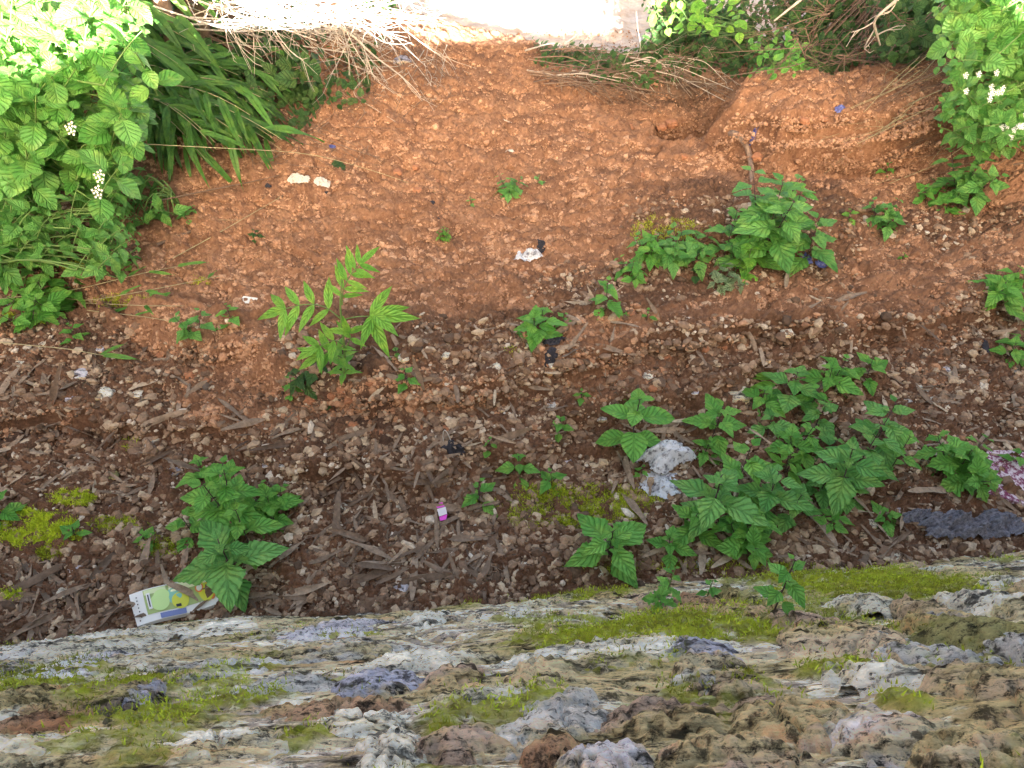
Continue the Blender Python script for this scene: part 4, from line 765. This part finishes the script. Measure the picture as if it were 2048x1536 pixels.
for i in range(70):
    a = random.uniform(1780, 2040); b = random.uniform(130, 330)
    P = [G(a, b) + Vector((0, 0, .10)), G(a - random.uniform(40, 90), b + random.uniform(10, 40)) + Vector((0, 0, .06)), G(a - random.uniform(90, 200), b + random.uniform(20, 75)) + Vector((0, 0, .012))]
    branch(P, random.uniform(.001, .002), 'dry_grass', 'fine dry grass stalk trailing down the right bank', 'grass', random.choice(['straw', 'twig', 'twig']), 'dry stems on the right bank', 1, .1, True)
def groundtwig(pts, r, label, m='twig', subs=1, name='stick', lift=.008): branch([G(a, b) + Vector((0, 0, lift)) for a, b in pts], r, name, label, 'stick', m, None, subs, .06, True)
groundtwig([(300, 500), (450, 440), (510, 418), (575, 392)], .006, 'thick crooked twig on red soil right of the left shrub', subs=2)
groundtwig([(692, 1168), (770, 1110), (850, 1060), (905, 1010)], .0045, 'long brown twig running up to the pink wrapper', subs=2)
groundtwig([(1353, 372), (1350, 400), (1360, 430)], .003, 'short pale stick upright on red soil above the green hump', 'dead', 0)
groundtwig([(1010, 388), (1012, 405), (1022, 430)], .002, 'short bent straw below the lone weed on red soil', 'dead', 0)
groundtwig([(1690, 385), (1715, 370), (1745, 360)], .004, 'small forked twig on the right mound', 'twig', 2)
groundtwig([(1000, 240), (1030, 252), (1045, 255)], .003, 'small straw high on the slope', 'dead', 0)
groundtwig([(1120, 255), (1160, 268), (1240, 290)], .003, 'thin root lying across the upper slope', 'twig', 1)
groundtwig([(1680, 210), (1740, 195), (1810, 180), (1830, 165)], .005, 'brown root on top of the right mound', 'twig', 2)
groundtwig([(2060, 330), (2000, 335)], .006, 'thick stick entering from the right edge below the shrub', 'twig', 0)
groundtwig([(1150, 1262 - 110), (1260, 1135), (1400, 1130)], .003, 'thin straw lying along the wall foot', 'straw', 0)
groundtwig([(1330, 955), (1385, 948), (1440, 940)], .006, 'grey stick beside the dirty plastic bag', 'dead', 0)
groundtwig([(130, 1275), (300, 1255), (430, 1240)], .002, 'green straw lying under the carton along the wall', 'stemg', 1)
# pale exposed root bending over the mound edge
branch([G(1395, 285) + Vector((0, 0, .0)), G(1430, 290) + Vector((0, 0, .04)), G(1465, 290) + Vector((0, 0, .06)), G(1492, 325) + Vector((0, 0, .06)), G(1502, 360) + Vector((0, 0, .02)), G(1508, 395) + Vector((0, 0, -.015))], .017, 'exposed_root', 'thick pale root bending over the front of the right mound', 'root', 'root', None, 0)
# small trunks on left bank
for (px, yb, lab) in ((372, 3.0, 'brown young tree trunk behind the bamboo'), (440, 3.2, 'thin brown tree trunk right of the thicker one behind the bamboo')):
    p = at(px, 170, yb); b = Vector((p.x, p.y, HB(p.x, p.y) - .03)); o = empty('young_tree', b); tag(o, lab, 'tree')
    mb = MB(); mb.tube(smooth([(0, 0, 0), (.01, 0, .5), (-.02, .02, 1.3), (.05, .05, 2.2)], 14), .035 if px < 400 else .022, .015, 10); mb.build('trunk', M['twig'], o)
    fo = MB(); st = MB()
    for i in range(30):
        a = random.uniform(0, 6.28); z = random.uniform(1.35, 2.3); shoot(fo, st, (.02, .02, z), (math.cos(a) * .5, math.sin(a) * .4, z + .25), 4, .09, 'round_lo')
    fo.build('crown', M['leafdark'], o); st.build('limb', M['twig'], o)
# ------------------------------------------------------------------ dry leaf litter
def dryleaf(mb, p, nrm, L, tint, kind='strip'):
    a = random.uniform(0, 6.28); t = Vector((math.cos(a), math.sin(a), 0)); t = (t - nrm * t.dot(nrm)).normalized(); t = (t + nrm * random.gauss(.0, .12)).normalized()
    nn = (nrm + Vector((random.gauss(0, .35), random.gauss(0, .35), 0))).normalized()
    leaf(mb, p, t, nn, L, kind, random.uniform(.8, 1.5), random.uniform(-.12, .15), random.uniform(-.5, .9), tint, random.uniform(-.3, .3))
LIT = [((690, 900, 1010, 1180), 150, 'by the pink wrapper', .38), ((0, 700, 60, 1000), 20, 'at the left edge', .6), ((60, 720, 420, 1000), 34, 'on the gravel at left above the moss', .5), ((0, 1130, 200, 1275), 26, 'in the lower left corner by the wall', .4),
       ((1240, 830, 1400, 1000), 40, 'around the dirty plastic bag', .6), ((1400, 700, 1800, 1110), 70, 'under the right hand weeds', .6), ((1800, 640, 2060, 1110), 80, 'on the ground near the right edge', .55),
       ((480, 820, 700, 1170), 34, 'between the carton clump and the pink wrapper', .35), ((720, 640, 1200, 900), 34, 'on the stony rim below the red soil', .55), ((1150, 540, 1700, 720), 18, 'on the upper gravel terrace', .55), ((200, 1160, 620, 1250), 22, 'around the carton along the wall foot', .4), ((1250, 1090, 1800, 1125), 26, 'along the wall foot below the right hand weeds', .5)]
for (bx, n, where, tm) in LIT:
    big = min(n, 24 if n < 100 else 50)
    for i in range(big):
        px = random.uniform(bx[0], bx[2]); py = random.uniform(bx[1], bx[3]); p = G(px, py)
        mb = MB(); tint = min(1, max(0, random.gauss(tm, .15))); L = random.uniform(.05, .13); nr = gnorm(p.x, p.y)
        dryleaf(mb, p + Vector((0, 0, .020)), nr, L, tint)
        shade = 'dark brown' if tint < .4 else ('greyish brown' if tint < .75 else 'pale straw coloured')
        ob = mb.build('dry_leaf', M['dry'], loc=p); tag(ob, '%s dry bamboo leaf %s' % (shade, where), 'dry leaf', 'dry leaves ' + where)
mb = MB()
for (bx, n, where, tm) in LIT:
    for i in range(int(n * 1.7)):
        px = random.uniform(bx[0] - 10, bx[2] + 10); py = random.uniform(bx[1], bx[3])
        p = G(px, py); dryleaf(mb, p + Vector((0, 0, random.uniform(.012, .018))), Vector((0, 0, 1)), random.uniform(.03, .085), min(1, max(0, random.gauss(tm, .15))))
tag(mb.build('leaf_litter', M['dry']), 'fine brown leaf litter and chaff between the gravel', 'leaf litter', kind='stuff')
# ------------------------------------------------------------------ larger stones
def rock(px, py, wpx, c, label, name='rock', hr=.5, asp=.75):
    p = G(px, py); s = wpx / 2 / PPM(p); u = np.linspace(0, 2 * np.pi, 33)[:-1]; v = np.linspace(0, np.pi, 17); U, Vv = np.meshgrid(u, v)
    X = np.cos(U) * np.sin(Vv); Y = np.sin(U) * np.sin(Vv); Z = np.cos(Vv); o = random.uniform(0, 90)
    def blk(a): return np.sign(a) * np.abs(a)**.72
    dd = 1 + .25 * perlin(X * 1.4 + o, Y * 1.4 + Z * 2) + .10 * perlin(X * 4 + o, Y * 4 + Z * 3) + .05 * perlin(X * 10 + o, Y * 10 + Z * 8)
    th = random.uniform(-.5, .5); X, Y, Z = blk(X) * dd * s, blk(Y) * dd * s * asp * 1.25, blk(Z) * dd * s * hr
    P = np.stack([X * math.cos(th) - Y * math.sin(th), X * math.sin(th) + Y * math.cos(th), Z + s * hr * .35 + .006], -1).reshape(-1, 3)
    i = np.arange(16)[:, None] * 32; j = np.arange(32)[None]; j2 = (j + 1) % 32; mb = MB(); mb.add(P, np.stack([i + j, i + 32 + j, i + 32 + j2, i + j2], -1).reshape(-1, 4))
    ob = mb.build(name, M['st_' + c]); ob.location = p; tag(ob, label, 'stone'); return ob
for a in [(212, 797, 38, 'w', 'cream pitted stone, largest on the left gravel'), (166, 755, 34, 'v', 'lavender grey stone under the tip of a bamboo blade'), (144, 803, 20, 'v', 'small lavender stone left of the cream pitted stone'), (277, 793, 22, 'w', 'white angular chip right of the cream pitted stone'),
          (246, 832, 16, 'v', 'small round lavender pebble below the cream pitted stone'), (1476, 797, 50, 'p', 'cream square stone block above the compact weed'), (805, 1177, 32, 'v', 'white flat stone near the wall foot below the long twig'), (745, 718, 26, 'd', 'dark grey slab stone on the stony rim'),
          (808, 720, 22, 'w', 'white pebble on the stony rim right of the dark slab'), (1070, 798, 22, 'o', 'rust brown square stone left of the tiny weed'), (1102, 815, 22, 'g', 'blue grey pebble beside the rust brown stones'), (1068, 852, 16, 'o', 'small orange stone below the rust brown one'),
          (1295, 757, 26, 'w', 'white flat chip on gravel above the nettle leaved weed'), (350, 950, 26, 'b', 'grey square stone above the carton clump'), (1180, 345 + 340, 16, 'g', 'grey pebble near the black rag'), (780, 1130, 22, 'p', 'pale stone beside the long brown twig'),
          (1680, 850, 26, 'o', 'pinkish stone among the right hand weeds'), (230, 955, 20, 'm', 'olive square stone above the left moss'), (1107, 734, 20, 'w', 'oval pale pebble below the black rag'), (1100, 745, 24, 'o', 'orange stone below the black rag'), (990, 740, 24, 'p', 'pale brown stone on the rim left of the black rag'),
          (160, 1205, 18, 'o', 'tan round pebble near the lower left corner'), (45, 970, 34, 'o', 'tan rough stone above the bright moss'), (155, 1140, 26, 'v', 'lavender elongated stone on gravel above the lower left leaves'), (1195, 1150, 22, 'p', 'pale stone beside the wall foot under the broad leaved weed'),
          (690, 1020, 20, 'p', 'pale stone right of the carton clump'), (130, 1190, 26, 'p', 'tan stone with a crack at the lower left'), (1000, 1140, 20, 'p', 'pale chip at the wall foot in the middle'), (1850, 700, 20, 'g', 'grey stone on the gravel near the right edge'),
          (1890, 745, 18, 'v', 'pale lavender stone near the right edge'), (1020, 310, 18, 'p', 'pale clod above the lone weed on the red soil'), (805, 130, 34, 'b', 'grey lump lying high on the slope under the pale branch')]: rock(*a)
for i in range(110):
    while True:
        px = random.uniform(0, 2048); py = random.uniform(560, 1190); p = G(px, py)
        if redmask(np.array([p.x]), np.array([p.y]))[0] < .2 and p.y > .95: break
    rock(px, py, random.uniform(13, 24), random.choice('pprgotvwg'), 'small angular stone scattered on the gravel', hr=.45)['group'] = 'small stones on the gravel'
# red clods
for i in range(60):
    a, b = random.choice([(1450, 330), (1400, 300), (1250, 260), (480, 760), (350, 740), (700, 800), (900, 850), (1150, 620), (1600, 260), (820, 350), (640, 860), (1350, 720)])
    px = a + random.gauss(0, 70); py = b + random.gauss(0, 28); p = G(px, py)
    ob = rock(px, py, random.uniform(10, 26), 'o', 'lump of crumbly red earth on the soil slope', 'earth_clod', .6); ob['group'] = 'red earth clods'; ob['category'] = 'clod'; ob.data.materials[0] = M['crumb2'] if 'crumb2' in M else M.setdefault('crumb2', plain('clod', (.40, .175, .09), .95, .4, 90, .004))
# ------------------------------------------------------------------ litter: scraps, bags, carton
def crumple(px, py, wpx, hpx, rot, m, label, name, cat, amp=.3, seed=0, dome=.35, n=70, lift=.016):
    p = G(px, py); s = 1 / PPM(p); a = np.linspace(-1, 1, n); A, B = np.meshgrid(a, a); A = A.ravel(); B = B.ravel(); th = np.arctan2(B, A); r_ = np.hypot(A, B)
    rad = .85 + .25 * perlin(np.cos(th) * 1.7 + seed, np.sin(th) * 1.7) + .1 * perlin(np.cos(th) * 6 + seed, np.sin(th) * 6); q = r_ / rad
    W_ = wpx * s / 2; H_ = hpx * s / 2 * 1.3; rg = lambda f, o: 1 - np.abs(perlin(A * f + o + seed, B * f * .8)) * 2
    k = W_ * amp; z = dome * W_ * np.clip(1 - q * q, 0, 1) + k * (.5 * rg(1.6, 3) + .28 * rg(3.5, 8) + .14 * rg(8, 1)) * np.clip(1.15 - q * .6, 0, 1)
    z = z - z[q < 1].min() * .9 + lift; ro = R(-rot); X = A * W_ + .05 * W_ * perlin(A * 5, B * 5); Y = B * H_
    x = X * math.cos(ro) - Y * math.sin(ro); y = X * math.sin(ro) + Y * math.cos(ro); g = HL(x + p.x, y + p.y) - p.z
    z = z + g; i = np.arange(n - 1)[:, None] * n; j = np.arange(n - 1)[None]; Fq = np.stack([i + j, i + j + 1, i + n + 1 + j, i + n + j], -1).reshape(-1, 4); Fq = Fq[(q[Fq] < 1).all(1)]
    mb = MB(); mb.add(np.stack([x, y, z], -1), Fq); ob = mb.build(name, m); ob.location = p; tag(ob, label, cat); return ob
def speck(name, c1, c2, lo=.45, hi=.55, sc=60, rough=.28):
    m, nt, bs = mat(name); f = noise(nt, sc, 6, .75, objco(nt)); nt.links.new(ramp(nt, f, [(lo, c1), (hi, c2)]), bs.inputs['Base Color']); bs.inputs['Roughness'].default_value = rough; bump(nt, bs, f, .002); return m
mbag = speck('dirty_plastic', (.12, .12, .15), (.60, .62, .68), .38, .50); mgrey = speck('grey_cloth', (.05, .05, .06), (.22, .22, .27), .35, .6, 120, .9)
mblk = speck('black_rag', (.008, .008, .012), (.03, .028, .04), .4, .6, 100, .8); mblue = speck('blue_foil', (.03, .035, .16), (.14, .16, .42), .4, .6, 50)
mwht = speck('tissue', (.28, .2, .15), (.56, .52, .46), .36, .46, 60, .8); mpur = speck('purple_board', (.17, .02, .07), (.62, .52, .58), .47, .55, 75, .6)
crumple(1330, 930, 125, 60, -8, mbag, 'dirty white plastic bag bulging under the nettle leaved weed', 'plastic_bag', 'plastic bag', .22, 3, .6, lift=.03)
crumple(1275, 905, 40, 55, 0, mbag, 'wrinkled strip of plastic behind the dirty white bag', 'plastic_strip', 'plastic', .3, 9, .2)
crumple(1318, 982, 92, 60, 10, mbag, 'flattened crumpled plastic sheet in front of the dirty white bag', 'plastic_sheet', 'plastic', .22, 5, .15)
crumple(1900, 1065, 170, 60, 6, mgrey, 'heap of grey cloth near the wall at the right', 'cloth', 'cloth', .5, 11, .2)
crumple(1990, 1055, 110, 60, 6, mgrey, 'second lump of grey cloth right of the larger heap', 'cloth', 'cloth', .5, 21, .2)
crumple(1830, 1042, 70, 26, 0, mgrey, 'thin tail of grey cloth left of the heap', 'cloth', 'cloth', .5, 31, .15)
crumple(1105, 697, 52, 30, 0, mblk, 'black rag below the bushy weed on the rim', 'rag', 'rag', .4, 2, .3)
crumple(905, 905, 50, 26, 0, mblk, 'black rag with a bent wire above the dry leaf pile', 'rag', 'rag', .4, 6, .3)
crumple(1102, 725, 34, 26, 0, mblk, 'small black scrap under the larger black rag', 'rag', 'rag', .4, 8, .2)
crumple(1645, 538, 42, 24, -10, mblue, 'blue foil scrap, right one of the two beside the green hump', 'foil_scrap', 'scrap', .25, 1, .1)
crumple(1610, 524, 30, 20, 10, mblue, 'blue foil scrap half under the leaves beside the green hump', 'foil_scrap', 'scrap', .25, 14, .1)
crumple(1650, 308, 22, 14, 10, mblue, 'dark blue scrap on the right mound', 'foil_scrap', 'scrap', .25, 15, .3)
crumple(1498, 312, 14, 12, 10, mblue, 'tiny dark blue scrap beside the exposed root', 'foil_scrap', 'scrap', .25, 16, .3)
crumple(665, 302, 20, 18, 10, mblue, 'dark blue scrap on the left bank above the white tissue', 'foil_scrap', 'scrap', .25, 17, .3)
crumple(1967, 702, 18, 40, 10, mblk, 'dark scrap on gravel near the right edge', 'scrap', 'scrap', .25, 18, .2)
crumple(600, 368, 54, 28, 12, mwht, 'white tissue on the red soil by the left bank', 'tissue', 'tissue', .3, 4, .3)
crumple(645, 372, 36, 24, -10, mwht, 'smaller white tissue right of the bigger one', 'tissue', 'tissue', .3, 24, .3)
crumple(1056, 516, 64, 28, -18, mbag, 'black and white torn wrapper in the middle of the red soil', 'torn_wrapper', 'wrapper', .25, 7, .2)
crumple(1080, 506, 26, 22, 10, mblk, 'dark end piece of the torn wrapper on the red soil', 'torn_scrap', 'scrap', .3, 10, .2)
crumple(680, 340, 34, 24, 10, M['leafdark'], 'dull green scrap near the white tissue', 'green_scrap', 'scrap', .3, 13, .2)
for (a, b, s_, lab) in ((538, 380, 16, 'small black chip left of the white tissue'), (866, 412, 14, 'small black chip left of the tiny pale herb'), (656, 392, 12, 'small black chip below the white tissue'), (880, 445, 9, 'tiny black chip above the bright yellow green herb')):
    crumple(a, b, s_, s_ * .8, 0, mblk, lab, 'black_chip', 'chip', .2, s_, .3, 20)
# flat printed pieces
def quad_piece(pts, m, name, th=.003, lift=.012, parent=None, org=None, n=10, wave=.003):
    P = [G(a, b) for a, b in pts]; zz = max(p.z for p in P) * 0 + sum(p.z for p in P) / 4 + lift
    c = org if org is not None else Vector((sum(p.x for p in P) / 4, sum(p.y for p in P) / 4, zz))
    t = np.linspace(0, 1, n); U, Vv = np.meshgrid(t, t); U = U.ravel()[:, None]; Vv = Vv.ravel()[:, None]
    A_ = [np.array((p.x, p.y, zz)) - np.array(tuple(c)) for p in P]
    X = (1 - U) * (1 - Vv) * A_[0] + U * (1 - Vv) * A_[1] + U * Vv * A_[2] + (1 - U) * Vv * A_[3]
    wv = wave * np.sin(X[:, 0] * 40 + X[:, 1] * 25) + wave * .6 * perlin(X[:, 0] * 30, X[:, 1] * 30)
    T = X.copy(); T[:, 2] += wv; Bt = X.copy(); Bt[:, 2] += wv - th
    i = np.arange(n - 1)[:, None] * n; j = np.arange(n - 1)[None]; Fq = np.stack([i + j, i + n + j, i + n + 1 + j, i + j + 1], -1).reshape(-1, 4)
    mb = MB(); mb.add(T, Fq); mb.add(Bt, Fq[:, ::-1]); e = list(range(n)) + [k * n + n - 1 for k in range(1, n)] + [n * n - 1 - k for k in range(1, n)] + [(n - 1 - k) * n for k in range(1, n)]
    e = np.array(e); N2 = n * n; V = np.concatenate([T[e], Bt[e]]); L_ = len(e); k = np.arange(L_ - 1); mb.add(V, np.stack([k, k + 1, k + 1 + L_, k + L_], -1))
    ob = mb.build(name, m, parent); 
    if parent is None: ob.location = c
    return ob, c
def flat(name, c): 
    m, nt, bs = mat(name); f = noise(nt, 30, 3, .5, objco(nt)); nt.links.new(mix(nt, math_(nt, 'MULTIPLY', f, .25), c, tuple(k * .75 for k in c)), bs.inputs['Base Color']); bs.inputs['Roughness'].default_value = .35; return m
CC = [(258, 1190), (428, 1142), (438, 1206), (274, 1252)]
cz0 = G(345, 1200); co_ = Vector((cz0.x, cz0.y, cz0.z + .03)); box = empty('drink_carton', co_); tag(box, 'flattened white drink carton printed with green fruit lying by the wall', 'carton')
fw = flat('carton_white', (.75, .75, .74)); fg = flat('carton_green', (.34, .44, .16)); fl = flat('carton_apple', (.50, .70, .28)); fyl = flat('carton_yellow', (.60, .62, .06)); fo_ = flat('carton_orange', (.75, .22, .07)); ft = flat('carton_teal', (.22, .5, .4)); fb = flat('carton_blue', (.16, .2, .42)); fk = flat('carton_ink', (.02, .02, .03))
CB = [np.array(p, float) for p in CC]
def cpt(u, v): return (1 - u) * (1 - v) * CB[0] + u * (1 - v) * CB[1] + u * v * CB[2] + (1 - u) * v * CB[3]
WB4 = [Vector((*[float(k) for k in plan0(*p, cz0.z + .03)], cz0.z + .03)) - co_ for p in CC]
def cw(u, v, z=0): 
    q = WB4[0] * (1 - u) * (1 - v) + WB4[1] * u * (1 - v) + WB4[2] * u * v + WB4[3] * (1 - u) * v; return Vector((q.x, q.y, q.z + z + .004 * math.sin(u * 7) + .003 * math.sin(v * 4)))
def patch(us, vs, z, m, name, thick=0, n=8):
    u = np.linspace(us[0], us[1], n); v = np.linspace(vs[0], vs[1], n); V = [tuple(cw(a, b, z)) for b in v for a in u]; mb = MB()
    i = np.arange(n - 1)[:, None] * n; j = np.arange(n - 1)[None]; Fq = np.stack([i + j, i + n + j, i + n + 1 + j, i + j + 1], -1).reshape(-1, 4); mb.add(V, Fq)
    if thick:
        V2 = np.array(V) - np.array([0, 0, thick]); mb.add(V2, Fq[:, ::-1]); e = np.array(list(range(n)) + [k * n + n - 1 for k in range(1, n)] + [n * n - 1 - k for k in range(1, n)] + [(n - 1 - k) * n for k in range(1, n)])
        VV = np.array(V); L_ = len(e); k = np.arange(L_ - 1); mb.add(np.concatenate([VV[e], V2[e]]), np.stack([k, k + 1, k + 1 + L_, k + L_], -1))
    return mb.build(name, m, box)
def disc(uc, vc, ru, rv, z, m, name, a0=0, a1=6.2832):
    n = 28; V = [tuple(cw(uc, vc, z))] + [tuple(cw(uc + ru * math.cos(a), vc + rv * math.sin(a), z)) for a in np.linspace(a0, a1, n)]
    mb = MB(); mb.add(V, [(0, k + 2, k + 1) for k in range(n - 1)]); return mb.build(name, m, box)
patch((0, 1), (0, 1), 0, fw, 'board', .012, 16)
patch((.16, .99), (.04, .80), .0012, fg, 'printed_panel', n=14)
patch((.17, .42), (.06, .22), .002, flat('carton_pale', (.6, .68, .38)), 'printed_band'); patch((.45, .98), (.05, .3), .002, flat('carton_cream', (.75, .78, .5)), 'printed_band')
disc(.33, .52, .11, .26, .0026, fl, 'printed_fruit'); disc(.36, .34, .09, .2, .0023, fl, 'printed_fruit'); disc(.5, .42, .09, .24, .0022, ft, 'printed_fruit'); disc(.56, .6, .10, .24, .0024, fyl, 'printed_fruit')
disc(.88, .48, .1, .38, .0026, fyl, 'printed_fruit'); disc(.94, .45, .05, .40, .0022, fo_, 'printed_fruit'); disc(.8, .4, .05, .14, .0028, fo_, 'printed_fruit'); disc(.8, .4, .035, .1, .0032, fw, 'printed_highlight')
patch((.19, .235), (.18, .68), .0034, fw, 'printed_label'); patch((.205, .219), (.24, .62), .0042, fk, 'label_text')
patch((.30, .6), (.84, .99), .0016, fb, 'printed_shadow'); patch((.5, .56), (.7, .78), .0036, fk, 'printed_mark')
for k in range(6): disc(.075, .2 + k * .11, .008, .022, .0016, fk, 'punched_dot')
# purple board
bp = [(1950, 965), (1962, 925), (2120, 945), (2130, 1060)]
ob, c = quad_piece([(1952, 985), (1965, 915), (2150, 925), (2130, 1060)], mpur, 'purple_board', .012, .03); tag(ob, 'purple red speckled board with dirt at the right edge', 'board')
ob, c = quad_piece([(478, 610), (490, 600), (520, 604), (508, 614)], flat('paper', (.75, .73, .7)), 'paper_scrap', .001, .014); tag(ob, 'white paper scrap on red soil left of the tall seedling', 'paper')
wr = empty('sweet_wrapper', G(882, 1034)); wr.location.z += .03; tag(wr, 'pink sweet wrapper with a white band among the dry leaves', 'wrapper')
pk = flat('wrapper_pink', (.75, .08, .6)); o0 = Vector(wr.location)
o0.z -= .0
quad_piece([(869, 1024), (886, 1018), (891, 1030), (878, 1033)], pk, 'foil_end', .001, .034, wr, o0); quad_piece([(876, 1034), (893, 1030), (896, 1044), (880, 1048)], flat('wrapper_white', (.7, .66, .7)), 'label_band', .001, .036, wr, o0)
quad_piece([(880, 1048), (896, 1044), (894, 1054), (882, 1056)], pk, 'foil_end', .001, .034, wr, o0); quad_piece([(884, 1036), (889, 1035), (891, 1044), (886, 1045)], fk, 'label_mark', .0005, .0375, wr, o0)
# bent wire
mb = MB(); b = G(898, 895); mb.tube(smooth([Vector((-.012, 0, .0)), Vector((-.014, 0, .05)), Vector((-.008, 0, .075)), Vector((0, 0, .06)), Vector((.01, 0, .01))], 16), .0013, .0013, 5); ob = mb.build('bent_wire', plain('wire', (.6, .56, .52), .4)); ob.location = b; tag(ob, 'thin bent pale wire sticking up at the black rag', 'wire')
# yellow green pods
mb = MB()
for k in range(3): leaf(mb, (0, .02 * k, .035 + .01 * k), (-.9, -.25 + .15 * k, .0), (0, -.4, 1), .085, 'lance', .9, .1, .9)
ob = mb.build('seed_pods', M['leafyel']); ob.location = G(1548, 800); tag(ob, 'yellow green pods lying right of the cream stone block', 'pods')
# dry grass tuft
mb = MB()
for k in range(26): leaf(mb, (0, 0, .01), (random.uniform(-.6, 1), random.uniform(-.7, .3), random.uniform(-.1, .3)), (0, -.3, 1), random.uniform(.05, .12), 'blade', 1.2, .3, .3, .8)
ob = mb.build('dry_grass_tuft', M['dry']); ob.location = G(1190, 625); tag(ob, 'tuft of dry straw grass at the foot of the upright light green weed', 'grass')

# ------------------------------------------------------------------ labels that single out the scattered pieces
LM = [('pink wrapper', 882, 1034), ('green printed carton', 345, 1200), ('cream pitted stone', 212, 797), ('lavender grey stone', 166, 755), ('dirty plastic bag', 1325, 925), ('grey cloth heap', 1900, 1065), ('purple board', 2000, 965),
      ('black rag with the wire', 905, 905), ('larger black rag', 1105, 697), ('nettle leaved weed', 1272, 850), ('starry weed', 1040, 925), ('four leaved weed', 957, 985), ('broad pale leaved weed', 1222, 1085), ('cream stone block', 1476, 797),
      ('tall bright seedling', 690, 700), ('white flat stone', 805, 1177), ('bright moss patch', 70, 1065), ('dull moss patch', 1150, 1020), ('carton weed clump', 450, 1010), ('sprawling weed', 1720, 910), ('lobed leaved weed', 1930, 920),
      ('blue foil scraps', 1625, 530), ('dry grass tuft', 1190, 625), ('long brown twig', 770, 1110), ('dark grey slab stone', 745, 718), ('white paper scrap', 495, 605), ('gravel rim weeds', 1670, 745), ('pale exposed root', 1460, 300), ('torn wrapper on red soil', 1056, 516),
      ('white tissue', 615, 368), ('lone weed on red soil', 1020, 372), ('green hump', 1450, 500), ('bright right edge weed', 2015, 570), ('rust brown square stone', 1070, 798), ('low weed by the wall foot', 1665, 1035), ('dense bushy weed at left', 90, 590), ('big right hand clump', 1500, 1010),
      ('brush pile', 1200, 170), ('grey lump high on the slope', 805, 130), ('right bank weed', 1945, 350), ('flower heads of the left shrub', 195, 360), ('hanging green vine', 1540, 120)]
ORD = ['', 'second ', 'third ', 'fourth ', 'fifth ', 'sixth ', 'seventh ', 'eighth ', 'ninth ', 'tenth ', 'eleventh ', 'twelfth ', 'thirteenth ', 'fourteenth ', 'fifteenth ', 'sixteenth ', 'seventeenth ', 'eighteenth ', 'nineteenth ', 'twentieth '] + ['twenty-%s ' % k for k in 'first second third fourth fifth sixth seventh eighth ninth'.split()] + ['thirtieth '] + ['thirty-%s ' % k for k in 'first second third fourth fifth sixth seventh eighth ninth'.split()] + ['fortieth '] + ['forty-%s ' % k for k in 'first second third fourth fifth sixth seventh eighth ninth'.split()]
bylab = {}
for o in COL.objects:
    if o.parent is None and o.get('group') and o.get('label'): bylab.setdefault(o['label'], []).append(o)
SHORT = {'dry_leaf': 'dry bamboo leaf', 'rock': 'small angular stone', 'earth_clod': 'lump of red earth', 'twig': 'thin dry twig', 'brush_stick': 'grey brown brush stick', 'dead_branch': 'pale dead branch', 'dry_grass': 'fine dry grass stalk', 'bare_vine': 'bare vine stem', 'flower_head': 'tiny white flower cluster'}
key = {}
for lab, L in bylab.items():
    if len(L) < 2 and not L[0].name.startswith('dry_leaf'): continue
    for o in L:
        p = o.location; dpt = p.y * CP + (CAMZ - p.z) * SP; px = 1024 + F * p.x / dpt; py = 768 - F * ((p.z - CAMZ) * CP + p.y * SP) / dpt
        nm = min(LM, key=lambda k: (k[1] - px)**2 + (k[2] - py)**2); dx, dy = px - nm[1], py - nm[2]
        dr = ('right of' if dx > 0 else 'left of') if abs(dx) > abs(dy) else ('below' if dy > 0 else 'above')
        kind = SHORT.get(o.name.split('.')[0], o.name.split('.')[0].replace('_', ' '))
        if o.name.startswith('dry_leaf'): kind = lab.split(' dry bamboo')[0] + ' ' + kind
        key.setdefault((kind, dr, nm[0]), []).append((dx * dx + dy * dy, o))
for (kind, dr, nm), q in key.items():
    for i, (_, o) in enumerate(sorted(q, key=lambda t: t[0])):
        o['label'] = '%s, %snearest %s the %s' % (kind, ORD[min(i, 48)], dr, nm)
